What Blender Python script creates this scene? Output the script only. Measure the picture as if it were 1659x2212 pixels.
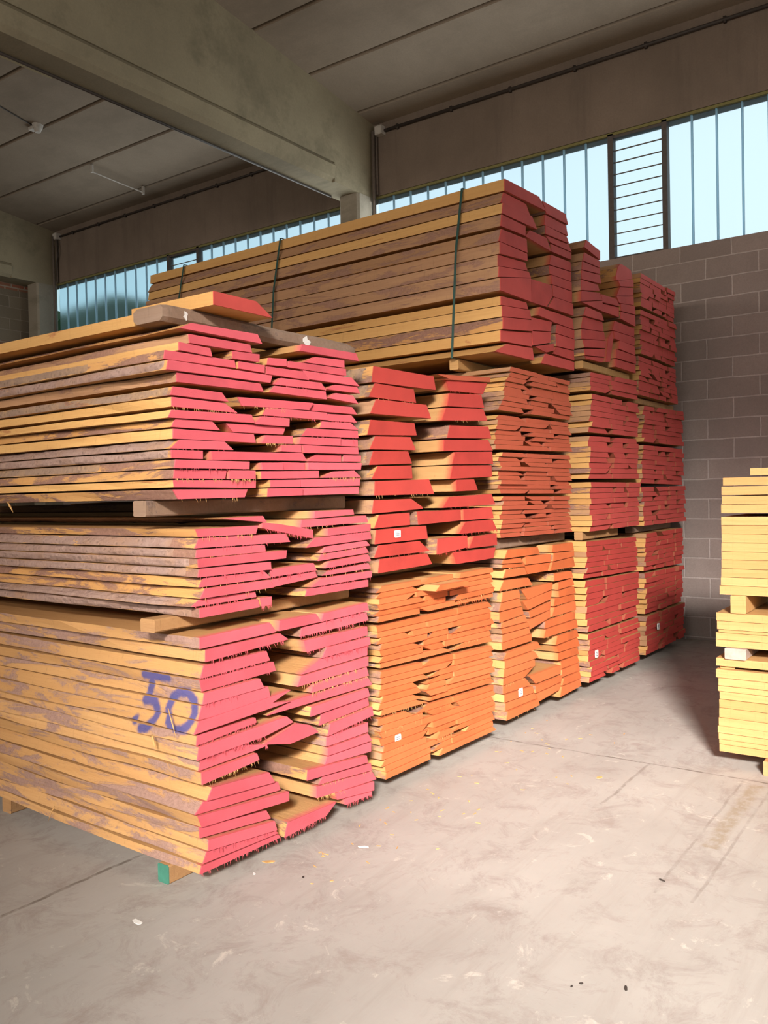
import bpy, bmesh, math, random
from mathutils import Vector, noise as mnoise
C = bpy.context.scene.collection
S = bpy.context.scene
for _o in list(bpy.data.objects): bpy.data.objects.remove(_o)

# ------------------------------------------------------------------ camera
cam_d = bpy.data.cameras.new('camera'); cam = bpy.data.objects.new('camera', cam_d); C.objects.link(cam)
PSI, PITCH, ROLL = math.radians(35.4), math.radians(-1.22), math.radians(1.26)
fwd = Vector((math.cos(PSI)*math.cos(PITCH), math.sin(PSI)*math.cos(PITCH), math.sin(PITCH)))
rgt = fwd.cross(Vector((0, 0, 1))).normalized(); upv = rgt.cross(fwd)
R_ = math.cos(ROLL)*rgt - math.sin(ROLL)*upv
U_ = math.sin(ROLL)*rgt + math.cos(ROLL)*upv
from mathutils import Matrix
cam.matrix_world = Matrix(((R_.x, U_.x, -fwd.x, 0), (R_.y, U_.y, -fwd.y, 0), (R_.z, U_.z, -fwd.z, 1.6), (0, 0, 0, 1)))
cam_d.sensor_fit = 'VERTICAL'; cam_d.sensor_height = 36.0; cam_d.lens = 36.0*1830/2212
cam_d.clip_start = 0.05; cam_d.clip_end = 300
S.camera = cam

# ------------------------------------------------------------------ colour management
S.view_settings.view_transform = 'Standard'; S.view_settings.look = 'None'
S.view_settings.gamma = 1.0; S.view_settings.use_curve_mapping = False
S.view_settings.exposure = 0.0
S.cycles.max_bounces = 8; S.cycles.diffuse_bounces = 4; S.cycles.transmission_bounces = 4; S.cycles.glossy_bounces = 2
S.cycles.caustics_reflective = False; S.cycles.sample_clamp_indirect = 4.0

# ------------------------------------------------------------------ sky
SKY_LOW, SKY_HIGH, SKY_POWER = (0.86, 0.97, 1.0, 1), (0.40, 0.60, 0.66, 1), 1.22
W = bpy.data.worlds.new('sky'); S.world = W; W.use_nodes = True
nt = W.node_tree; nt.nodes.clear()
wo = nt.nodes.new('ShaderNodeOutputWorld'); bg = nt.nodes.new('ShaderNodeBackground')
tc = nt.nodes.new('ShaderNodeTexCoord'); dt = nt.nodes.new('ShaderNodeVectorMath'); dt.operation = 'DOT_PRODUCT'
_sd = Vector((0.97, 0.05, 0.25)).normalized(); dt.inputs[1].default_value = _sd
mr = nt.nodes.new('ShaderNodeMapRange'); mr.inputs[1].default_value = 0.66; mr.inputs[2].default_value = 1.0
mx = nt.nodes.new('ShaderNodeMix'); mx.data_type = 'RGBA'
mx.inputs[6].default_value = SKY_HIGH; mx.inputs[7].default_value = SKY_LOW
nt.links.new(tc.outputs['Generated'], dt.inputs[0]); nt.links.new(dt.outputs['Value'], mr.inputs[0])
nt.links.new(mr.outputs[0], mx.inputs[0]); nt.links.new(mx.outputs[2], bg.inputs[0])
bg.inputs[1].default_value = SKY_POWER; nt.links.new(bg.outputs[0], wo.inputs[0])

# ------------------------------------------------------------------ large lights
def area(name, loc, target, sx, sy, power, col, spread=180):
    d = bpy.data.lights.new(name, 'AREA'); d.shape = 'RECTANGLE'; d.size = sx; d.size_y = sy
    d.energy = power; d.color = col; d.spread = math.radians(spread)
    o = bpy.data.objects.new(name, d); C.objects.link(o); o.location = loc
    o.rotation_euler = (Vector(target)-Vector(loc)).to_track_quat('-Z', 'Y').to_euler()
    return o
# key light added high behind the camera, angled for the shadows, no roof opening
area('key_light', (-6.5, -4.3, 6.3), (4.35, 1.75, 0.55), 2.0, 1.5, 265, (1.0, 0.92, 0.84), 26)
# soft fill added for an unseen window band of the opposite wall; the open gates behind and to the right of the camera
area('opposite_fill', (-8.9, 3.0, 4.9), (0, 3.0, 5.4), 20.0, 1.3, 1080, (1.0, 0.88, 0.75))
# daylight coming in through the far glass band, along its inner face
area('far_band_daylight', (9.0, 6.0, 4.8), (0, 6.0, 4.8), 12.0, 1.2, 165, (0.95, 1.0, 0.98))
area('gate_daylight', (-8.6, 1.0, 2.3), (4, 1.5, 2.6), 7.0, 4.0, 85, (1.0, 0.88, 0.78))
area('side_gate_daylight', (2.5, -7.6, 2.4), (4, 4, 3.0), 7.0, 4.0, 130, (1.0, 0.90, 0.80))

# ------------------------------------------------------------------ helpers
def tag(o, label=None, cat=None, group=None, kind=None):
    if label: o['label'] = label
    if cat: o['category'] = cat
    if group: o['group'] = group
    if kind: o['kind'] = kind
    return o
def empty(name, loc=(0, 0, 0), rz=0):
    o = bpy.data.objects.new(name, None); C.objects.link(o); o.location = loc; o.rotation_euler = (0, 0, rz)
    o.empty_display_size = 0.1
    return o
def mesh_obj(name, verts, faces, mats, fm=None, parent=None, loc=None, rz=0, smooth=False):
    me = bpy.data.meshes.new(name); me.from_pydata(verts, [], faces)
    for m in (mats if isinstance(mats, (list, tuple)) else [mats]): me.materials.append(m)
    if fm: me.polygons.foreach_set('material_index', fm)
    if smooth: me.polygons.foreach_set('use_smooth', [True]*len(me.polygons))
    me.update()
    o = bpy.data.objects.new(name, me); C.objects.link(o)
    if parent: o.parent = parent
    if loc is not None: o.location = loc; o.rotation_euler = (0, 0, rz)
    return o
class MB:
    def __init__(s): s.v = []; s.f = []; s.m = []
    def box(s, x0, x1, y0, y1, z0, z1, mi=0):
        b = len(s.v); s.v += [(x, y, z) for z in (z0, z1) for y in (y0, y1) for x in (x0, x1)]
        s.f += [tuple(b+i for i in q) for q in ((0, 2, 3, 1), (4, 5, 7, 6), (0, 1, 5, 4), (2, 6, 7, 3), (0, 4, 6, 2), (1, 3, 7, 5))]; s.m += [mi]*6
    def prism(s, poly, y0, y1, mi=0, axis='y'):
        b = len(s.v); n = len(poly)
        for y in (y0, y1):
            for (u, w) in poly: s.v.append((u, y, w) if axis == 'y' else ((y, u, w) if axis == 'x' else (u, w, y)))
        s.f.append(tuple(b+i for i in range(n))); s.f.append(tuple(b+n+i for i in reversed(range(n))))
        for i in range(n):
            j = (i+1) % n; s.f.append((b+j, b+i, b+n+i, b+n+j))
        s.m += [mi]*(n+2)
    def tube(s, pts, r, n=8, mi=0):
        pts = [Vector(p) for p in pts]; rings = []
        for i, p in enumerate(pts):
            t = (pts[min(i+1, len(pts)-1)]-pts[max(i-1, 0)]).normalized()
            a = t.orthogonal().normalized() if abs(t.z) > .9 else t.cross(Vector((0, 0, 1))).normalized()
            c = t.cross(a); rr = r[i] if isinstance(r, (list, tuple)) else r
            b = len(s.v); rings.append(b)
            s.v += [tuple(p+rr*(math.cos(2*math.pi*k/n)*a+math.sin(2*math.pi*k/n)*c)) for k in range(n)]
        for a_, b_ in zip(rings, rings[1:]):
            for k in range(n):
                s.f.append((a_+k, a_+(k+1) % n, b_+(k+1) % n, b_+k)); s.m.append(mi)
        s.f.append(tuple(rings[0]+k for k in reversed(range(n)))); s.f.append(tuple(rings[-1]+k for k in range(n))); s.m += [mi, mi]
    def build(s, name, mats, parent=None, loc=None, rz=0, smooth=False, fix=True):
        o = mesh_obj(name, s.v, s.f, mats, s.m, parent, loc, rz, smooth)
        if fix:
            bm = bmesh.new(); bm.from_mesh(o.data); bmesh.ops.recalc_face_normals(bm, faces=bm.faces); bm.to_mesh(o.data); bm.free()
        return o

# ------------------------------------------------------------------ materials
class N:
    def __init__(s, name, rough=0.85):
        s.m = bpy.data.materials.new(name); s.m.use_nodes = True; s.t = s.m.node_tree
        s.b = s.t.nodes['Principled BSDF']; s.b.inputs['Roughness'].default_value = rough
        s.b.inputs['Specular IOR Level'].default_value = 0.25
        s.tc = s.t.nodes.new('ShaderNodeTexCoord')
    def n(s, typ, **k):
        x = s.t.nodes.new(typ)
        for a, v in k.items(): setattr(x, a, v)
        return x
    def L(s, a, b): s.t.links.new(a, b)
    def coord(s, scale=(1, 1, 1), space='Object', world=False):
        mp = s.n('ShaderNodeMapping'); mp.inputs['Scale'].default_value = scale
        if world: s.L(s.n('ShaderNodeNewGeometry').outputs['Position'], mp.inputs[0])
        else: s.L(s.tc.outputs[space], mp.inputs[0])
        return mp.outputs[0]
    def noise(s, vec, scale, detail=4, rough=.6, dist=0):
        x = s.n('ShaderNodeTexNoise'); x.inputs['Scale'].default_value = scale; x.inputs['Detail'].default_value = detail
        x.inputs['Roughness'].default_value = rough; x.inputs['Distortion'].default_value = dist
        s.L(vec, x.inputs['Vector']); return x.outputs['Fac']
    def rng(s, v, a, b, c=0, d=1, smooth=False):
        x = s.n('ShaderNodeMapRange'); 
        if smooth: x.interpolation_type = 'SMOOTHSTEP'
        for i, q in zip((1, 2, 3, 4), (a, b, c, d)): x.inputs[i].default_value = q
        s.L(v, x.inputs[0]); return x.outputs[0]
    def mix(s, f, a, b, mode='MIX'):
        x = s.n('ShaderNodeMix', data_type='RGBA', blend_type=mode)
        for i, q in ((0, f), (6, a), (7, b)):
            if isinstance(q, (int, float)): x.inputs[i].default_value = q
            elif isinstance(q, tuple): x.inputs[i].default_value = q if len(q) == 4 else (*q, 1)
            else: s.L(q, x.inputs[i])
        return x.outputs[2]
    def math(s, op, a, b=0.0, clamp=False):
        x = s.n('ShaderNodeMath', operation=op, use_clamp=clamp)
        for i, q in ((0, a), (1, b)):
            if isinstance(q, (int, float)): x.inputs[i].default_value = q
            else: s.L(q, x.inputs[i])
        return x.outputs[0]
    def col(s, c):
        if isinstance(c, tuple): s.b.inputs['Base Color'].default_value = (*c, 1)
        else: s.L(c, s.b.inputs['Base Color'])
    def bump(s, h, strength=.3, dist=.01):
        x = s.n('ShaderNodeBump'); x.inputs['Strength'].default_value = strength; x.inputs['Distance'].default_value = dist
        s.L(h, x.inputs['Height']); s.L(x.outputs[0], s.b.inputs['Normal'])
    def rnd(s): return s.n('ShaderNodeObjectInfo').outputs['Random']
def concrete(name, c1, c2, stain=(.09, .08, .05), sc=1.0, streak=False):
    k = N(name, .9); w = k.coord(world=True)
    base = k.mix(k.rng(k.noise(w, 1.3*sc, 6, .65), .3, .7), c1, c2)
    sv = k.coord((1.2, 1.2, .12) if streak else (1, .35, 1), world=True)
    base = k.mix(k.rng(k.noise(sv, 3.5 if streak else 1.6, 5, .7), .52, .75, 0, .6), base, stain)
    fine = k.noise(w, 55, 4, .7)
    base = k.mix(k.rng(fine, .3, .7, 0, .28), base, (c1[0]*.5, c1[1]*.5, c1[2]*.5))
    k.col(base); k.bump(fine, .35, .004); return k.m
def paint(name, c):
    k = N(name, .8); o = k.coord(); w = k.coord(world=True)
    dark = tuple(q*.72 for q in c); lite = tuple(min(1, q*1.12+.015) for q in c)
    b = k.mix(k.rng(k.noise(w, 5, 4, .6), .3, .7), dark, c)
    b = k.mix(k.rng(k.rnd(), 0, 1, 0, .55), b, lite)
    g = k.noise(k.coord((8, 1, 60)), 6, 5, .75)
    b = k.mix(k.rng(g, .62, .8, 0, .35), b, tuple(q*.5 for q in c))
    k.col(b); k.bump(g, .35, .003); return k.m
def wood(name, c1, c2, c3, patch=0.0, pc=(.20, .10, .085), spray=False, oversp=0.0):
    k = N(name, .75); o = k.coord((1, .05, 1)); full = k.coord()
    r = k.rnd(); add = k.n('ShaderNodeVectorMath', operation='ADD')
    sc = k.n('ShaderNodeCombineXYZ'); k.L(k.math('MULTIPLY', r, 37.0), sc.inputs[0]); k.L(k.math('MULTIPLY', r, 11.0), sc.inputs[1])
    k.L(o, add.inputs[0]); k.L(sc.outputs[0], add.inputs[1])
    g = k.noise(add.outputs[0], 42, 5, .7, .6)
    b = k.mix(k.rng(g, .3, .7), c1, c2)
    b = k.mix(k.rng(k.noise(add.outputs[0], 14, 3, .6), .55, .8, 0, .7), b, c3)
    b = k.mix(k.rng(k.math('FRACT', k.math('MULTIPLY', r, 7.3)), 0, 1, 0, .6), b, tuple(q*v for q, v in zip(c1, (.74, .66, .55))))
    hh = g
    if patch > 0:
        add2 = k.n('ShaderNodeVectorMath', operation='ADD'); k.L(k.coord((1, .30, 1.6)), add2.inputs[0]); k.L(sc.outputs[0], add2.inputs[1])
        p = k.noise(add2.outputs[0], 6.5, 7, .7, .5); t = .66-.3*patch
        p2 = k.noise(k.coord(), 60, 4, .8)
        bark = k.mix(k.rng(p2, .3, .7), pc, tuple(min(1, q*1.45+.02) for q in pc))
        b = k.mix(k.rng(p, t, t+.05), b, bark)
        hh = k.math('ADD', g, k.math('MULTIPLY', k.rng(p, t, t+.08), .8))
    # knots
    vo = k.n('ShaderNodeTexVoronoi'); vo.inputs['Scale'].default_value = 2.3; k.L(k.coord((1, .7, 1)), vo.inputs['Vector'])
    b = k.mix(k.rng(vo.outputs['Distance'], .03, .045, .75, 0), b, (.16, .07, .03))
    # overspray of the end paint on the last centimetres
    sp = k.n('ShaderNodeSeparateXYZ'); k.L(k.tc.outputs['Object'], sp.inputs[0]); oi = k.n('ShaderNodeObjectInfo')
    ov = k.math('ADD', sp.outputs[1], k.math('MULTIPLY', k.noise(k.coord(), 30, 3), .03))
    b = k.mix(k.rng(ov, .020, .075, oversp, 0, True), b, oi.outputs['Color'])
    vs = k.noise(k.coord((1, 1, .12)), 55, 4, .7); b = k.mix(k.rng(vs, .58, .72, 0, .30), b, tuple(q*.45 for q in c2))
    if spray:
        b = k.mix(spray_mask(k), b, (.055, .06, .20))
    k.col(b); k.bump(hh, .55, .007); return k.m
def spray_mask(k):
    # the sprayed numeral 50 across the side of the pile, as distances to its strokes in (y, z)
    geo = k.n('ShaderNodeNewGeometry'); sp = k.n('ShaderNodeSeparateXYZ'); k.L(geo.outputs['Position'], sp.inputs[0])
    cb = k.n('ShaderNodeCombineXYZ'); k.L(sp.outputs[1], cb.inputs[0]); k.L(sp.outputs[2], cb.inputs[1])
    P = cb.outputs[0]; d = None
    five = [((2.955, .847), (2.80, .850)), ((2.905, .825), (2.935, .742)), ((2.935, .742), (2.875, .748)), ((2.875, .748), (2.850, .715)),
            ((2.850, .715), (2.862, .672)), ((2.862, .672), (2.905, .632)), ((2.905, .632), (2.945, .622)), ((2.985, .655), (2.987, .654))]
    cx, cz, ra, rb = 2.700, .728, .082, .077
    zero = [((cx+ra*math.cos(a*math.pi/5), cz+rb*math.sin(a*math.pi/5)), (cx+ra*math.cos((a+1)*math.pi/5), cz+rb*math.sin((a+1)*math.pi/5))) for a in range(10)]
    for a, b in five+zero:
        A = k.n('ShaderNodeVectorMath', operation='SUBTRACT'); k.L(P, A.inputs[0]); A.inputs[1].default_value = (*a, 0)
        ba = Vector((b[0]-a[0], b[1]-a[1], 0))
        D = k.n('ShaderNodeVectorMath', operation='DOT_PRODUCT'); k.L(A.outputs[0], D.inputs[0]); D.inputs[1].default_value = ba/ba.length_squared
        h = k.math('ADD', D.outputs['Value'], 0.0, True)
        M = k.n('ShaderNodeVectorMath', operation='SCALE'); M.inputs[0].default_value = ba; k.L(h, M.inputs['Scale'])
        Q = k.n('ShaderNodeVectorMath', operation='SUBTRACT'); k.L(A.outputs[0], Q.inputs[0]); k.L(M.outputs[0], Q.inputs[1])
        Ln = k.n('ShaderNodeVectorMath', operation='LENGTH'); k.L(Q.outputs[0], Ln.inputs[0])
        d = Ln.outputs['Value'] if d is None else k.math('MINIMUM', d, Ln.outputs['Value'])
    nz = k.noise(geo.outputs['Position'], 40, 4, .7)
    d = k.math('ADD', d, k.math('MULTIPLY', k.math('SUBTRACT', nz, .5), .018))
    return k.rng(d, .011, .030, .93, 0, True)
def bark(name, c1, c2, c3):
    k = N(name, .95); w = k.coord(); 
    v = k.n('ShaderNodeTexVoronoi'); v.inputs['Scale'].default_value = 38; v.feature = 'F1'
    k.L(w, v.inputs['Vector']); n1 = k.noise(w, 20, 6, .75); n2 = k.noise(w, 5, 4, .6)
    b = k.mix(k.rng(n1, .3, .7), c1, c2); b = k.mix(k.rng(n2, .5, .7, 0, .8), b, c3)
    b = k.mix(k.rng(v.outputs['Distance'], .0, .35, .55, 0), b, tuple(q*.3 for q in c1))
    k.col(b); k.bump(k.math('ADD', n1, v.outputs['Distance']), .9, .008); return k.m
def plain(name, c, rough=.6, metal=0):
    k = N(name, rough); k.b.inputs['Metallic'].default_value = metal
    k.col(k.mix(k.rng(k.noise(k.coord(), 25, 4, .7), .3, .7), tuple(q*.75 for q in c), c)); return k.m

M = {}
PCOL = {'pink': (.62, .100, .130), 'red': (.46, .05, .04), 'crimson': (.50, .068, .058), 'rust': (.44, .088, .042), 'orange': (.62, .145, .045)}
M['pink'] = paint('pink_end_paint', (.62, .100, .130))
M['red'] = paint('red_end_paint', (.46, .050, .040))
M['crimson'] = paint('crimson_end_paint', (.50, .068, .058))
M['rust'] = paint('rust_orange_end_paint', (.44, .088, .042))
M['orange'] = paint('orange_end_paint', (.62, .145, .045))
M['sawn'] = wood('sawn_wood', (.53, .31, .135), (.45, .245, .10), (.38, .18, .06), oversp=.75)
M['c'] = wood('clean_wood_edge', (.64, .385, .150), (.56, .315, .115), (.47, .24, .08), .12, (.36, .16, .06))
M['m'] = wood('mottled_wood_edge', (.60, .34, .13), (.52, .27, .10), (.40, .19, .08), .62, (.20, .105, .075))
M['s'] = wood('side_of_lower_bundle', (.56, .33, .145), (.47, .25, .10), (.38, .19, .085), .50, (.25, .15, .12), spray=True)
M['b'] = wood('brown_inner_bark_edge', (.45, .265, .150), (.36, .20, .115), (.52, .31, .15), .5, (.24, .13, .09))
M['bark'] = bark('rough_bark', (.26, .165, .135), (.36, .25, .215), (.30, .17, .10))
M['grey'] = bark('smooth_grey_bark', (.24, .16, .12), (.32, .22, .16), (.42, .25, .12))
M['over_shade'] = paint('overspray_gap_shade', (.30, .075, .04))  # dark red for whole gap sides: overspray plus shade painted into the gaps
M['plank'] = wood('pale_planed_wood', (.50, .30, .125), (.42, .235, .09), (.36, .19, .07))
M['timber'] = wood('weathered_timber', (.30, .21, .16), (.22, .15, .11), (.36, .28, .23), .3, (.15, .10, .08))
M['bearer'] = wood('bearer_wood', (.46, .27, .13), (.36, .20, .09), (.28, .15, .08), .2, (.2, .12, .08))
M['green'] = plain('green_painted_end', (.06, .22, .16), .8)
M['strap'] = plain('green_strap', (.035, .085, .075), .35)
M['paper'] = plain('white_paper', (.80, .79, .78), .7)
M['ink'] = plain('grey_ink', (.18, .18, .22), .7)
M['dark'] = plain('dark_pipe', (.055, .045, .04), .5)
M['pipe'] = plain('grey_pipe', (.16, .13, .11), .6)
M['plastic'] = plain('grey_white_plastic', (.55, .52, .48), .5)
M['tubeglass'] = plain('yellowed_diffuser', (.62, .58, .40), .4)
M['splinter'] = plain('raw_splinter', (.62, .36, .14), .8)
M['conc'] = concrete('beam_concrete', (.32, .275, .185), (.235, .20, .135))
M['wallconc'] = concrete('wall_panel_concrete', (.225, .175, .140), (.17, .132, .105), (.12, .095, .078), streak=True)
M['ceilconc'] = concrete('ceiling_concrete', (.30, .245, .19), (.235, .19, .145), (.18, .145, .11))
M['colconc'] = concrete('column_concrete', (.32, .285, .23), (.25, .22, .17))
def blocks(name, c1, c2, mort, w=.51, h=.206, rot=None, reds=False, offs=(-.055, -.042, 0)):
    k = N(name, .95); geo = k.n('ShaderNodeNewGeometry'); sp = k.n('ShaderNodeSeparateXYZ'); k.L(geo.outputs['Position'], sp.inputs[0])
    cb = k.n('ShaderNodeCombineXYZ'); k.L(sp.outputs[0 if rot else 1], cb.inputs[0]); k.L(sp.outputs[2], cb.inputs[1])
    wv = k.n('ShaderNodeVectorMath', operation='ADD'); nz = k.n('ShaderNodeTexNoise'); nz.inputs['Scale'].default_value = 4
    k.L(geo.outputs['Position'], nz.inputs['Vector']); sc = k.n('ShaderNodeVectorMath', operation='SCALE'); sc.inputs['Scale'].default_value = .018
    k.L(nz.outputs['Color'], sc.inputs[0]); k.L(cb.outputs[0], wv.inputs[0]); k.L(sc.outputs[0], wv.inputs[1])
    off = k.n('ShaderNodeVectorMath', operation='ADD'); k.L(wv.outputs[0], off.inputs[0]); off.inputs[1].default_value = offs
    b = k.n('ShaderNodeTexBrick'); b.inputs['Scale'].default_value = 1; b.inputs['Brick Width'].default_value = w; b.inputs['Row Height'].default_value = h
    b.inputs['Mortar Size'].default_value = .009; b.inputs['Mortar Smooth'].default_value = .4
    b.inputs['Color1'].default_value = (*c1, 1); b.inputs['Color2'].default_value = (*c2, 1); b.inputs['Mortar'].default_value = (*mort, 1)
    k.L(off.outputs[0], b.inputs['Vector']); n1 = k.noise(geo.outputs['Position'], 2.2, 5, .65); n2 = k.noise(geo.outputs['Position'], 60, 4, .8)
    c = k.mix(k.rng(n1, .35, .7, 0, .45), b.outputs['Color'], tuple(q*.6 for q in c1))
    c = k.mix(k.rng(n2, .3, .7, 0, .35), c, tuple(q*.45 for q in c1))
    if reds:
        b2 = k.n('ShaderNodeTexBrick'); b2.inputs['Scale'].default_value = 1; b2.inputs['Brick Width'].default_value = .25; b2.inputs['Row Height'].default_value = .07
        b2.inputs['Mortar Size'].default_value = .012; b2.inputs['Color1'].default_value = (.26, .085, .05, 1); b2.inputs['Color2'].default_value = (.2, .12, .08, 1)
        b2.inputs['Mortar'].default_value = (*mort, 1); k.L(cb.outputs[0], b2.inputs['Vector'])
        z = k.math('PINGPONG', k.math('ADD', sp.outputs[2], .06), .55)
        c = k.mix(k.rng(z, .09, .1, 1, 0), c, b2.outputs['Color'])
    k.col(c); k.bump(k.math('SUBTRACT', k.math('MULTIPLY', n2, .3), b.outputs['Fac']), .6, .012); return k.m
M['block'] = blocks('grey_block_wall', (.34, .275, .255), (.26, .21, .195), (.50, .43, .41))
M['block2'] = blocks('old_block_wall', (.22, .18, .13), (.15, .12, .085), (.28, .23, .18), rot=1, reds=True, w=.40, h=.20)
def floor_mat():
    k = N('concrete_floor', .8); w = k.coord(world=True)
    b = k.mix(k.rng(k.noise(w, .9, 6, .65), .32, .68), (.385, .362, .338), (.31, .288, .268))
    # broom streaks run across the aisle
    mp = k.n('ShaderNodeMapping'); mp.inputs['Rotation'].default_value = (0, 0, math.radians(-38)); mp.inputs['Scale'].default_value = (.35, 3.0, 1)
    geo = k.n('ShaderNodeNewGeometry'); k.L(geo.outputs['Position'], mp.inputs[0])
    st = k.noise(mp.outputs[0], 3.2, 6, .75, .5)
    b = k.mix(k.rng(st, .50, .72, 0, .35), b, (.25, .215, .19))
    b = k.mix(k.rng(k.noise(w, 4.2, 7, .8, .6), .50, .66, 0, .58), b, (.225, .18, .165))
    b = k.mix(k.rng(k.noise(w, 4.9, 6, .75, 1.2), .60, .70, 0, .5), b, (.62, .56, .51))
    v = k.n('ShaderNodeTexVoronoi'); v.inputs['Scale'].default_value = 1.9; k.L(w, v.inputs['Vector'])
    b = k.mix(k.rng(k.math('ADD', v.outputs['Distance'], k.math('MULTIPLY', k.noise(w, 9, 3), .06)), .085, .115, .45, 0), b, (.25, .19, .17))
    # scratches
    mp2 = k.n('ShaderNodeMapping'); mp2.inputs['Rotation'].default_value = (0, 0, math.radians(20)); mp2.inputs['Scale'].default_value = (1, 14, 1)
    k.L(geo.outputs['Position'], mp2.inputs[0]); b = k.mix(k.rng(k.noise(mp2.outputs[0], 2.6, 4, .7, .3), .70, .76, 0, .5), b, (.20, .165, .15))
    sp = k.n('ShaderNodeSeparateXYZ'); k.L(geo.outputs['Position'], sp.inputs[0])
    wob = k.math('MULTIPLY', k.math('SUBTRACT', k.noise(w, 6, 3), .5), .03)
    def line(axis, at, wd=.006, lo=-50, hi=50, c=(.13, .105, .09), f=.85):
        nonlocal b
        d = k.math('ABSOLUTE', k.math('SUBTRACT', k.math('ADD', sp.outputs[axis], wob), at))
        m = k.rng(d, wd, wd*2.2, f, 0); o = sp.outputs[1-axis]
        m = k.math('MULTIPLY', m, k.math('MULTIPLY', k.math('GREATER_THAN', o, lo), k.math('LESS_THAN', o, hi)))
        m = k.math('MULTIPLY', m, k.rng(k.noise(w, 16 if wd > .01 else 5, 4, .8), .38, .56, .15, 1)); b = k.mix(m, b, c)
    line(0, 4.86, .005); line(0, -1.0, .006); line(1, 1.60, .005, 4.1, 4.86, f=.5); line(1, 3.11, .006, -20, 2.6)
    line(1, 1.005, .022, 3.85, 4.8, (.25, .20, .14), .7)
    line(1, .93, .004, 3.3, 4.85, f=.35); line(1, 1.08, .004, 3.3, 4.85, f=.35)
    k.col(b); k.bump(k.noise(w, 30, 5, .7), .15, .004); return k.m
M['floor'] = floor_mat()
def glass_mat():
    k = N('frosted_channel_glass', .4); t = k.t; t.nodes.remove(k.b)
    g = k.n('ShaderNodeBsdfRefraction'); g.inputs['Color'].default_value = (.90, .96, 1.0, 1); g.inputs['Roughness'].default_value = .24; g.inputs['IOR'].default_value = 1.12
    tr = k.n('ShaderNodeBsdfTranslucent'); tr.inputs['Color'].default_value = (.75, .85, .88, 1)
    mxs = k.n('ShaderNodeMixShader'); mxs.inputs[0].default_value = .07; k.L(g.outputs[0], mxs.inputs[1]); k.L(tr.outputs[0], mxs.inputs[2])
    k.L(mxs.outputs[0], t.nodes['Material Output'].inputs[0]); return k.m
M['glass'] = glass_mat()
def rib_mat():
    k = N('glass_flange', .4); t = k.t; t.nodes.remove(k.b)
    g = k.n('ShaderNodeBsdfRefraction'); g.inputs['Color'].default_value = (.62, .80, .92, 1); g.inputs['Roughness'].default_value = .5; g.inputs['IOR'].default_value = 1.2
    tr = k.n('ShaderNodeBsdfTranslucent'); tr.inputs['Color'].default_value = (.80, .93, 1.0, 1)
    mxs = k.n('ShaderNodeMixShader'); mxs.inputs[0].default_value = .72; k.L(g.outputs[0], mxs.inputs[1]); k.L(tr.outputs[0], mxs.inputs[2])
    k.L(mxs.outputs[0], t.nodes['Material Output'].inputs[0]); return k.m
M['rib'] = rib_mat()
M['frame'] = plain('window_frame_metal', (.10, .085, .08), .5)
M['putty'] = plain('mossy_putty', (.22, .20, .08), .9)
M['leaf'] = plain('foliage', (.03, .06, .022), .9)
M['trunk'] = plain('tree_bark', (.10, .07, .05), .9)
M['ground'] = plain('outdoor_ground', (.40, .37, .33), .95)
M['wrap'] = plain('plastic_wrap', (.42, .32, .28), .3)

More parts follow.
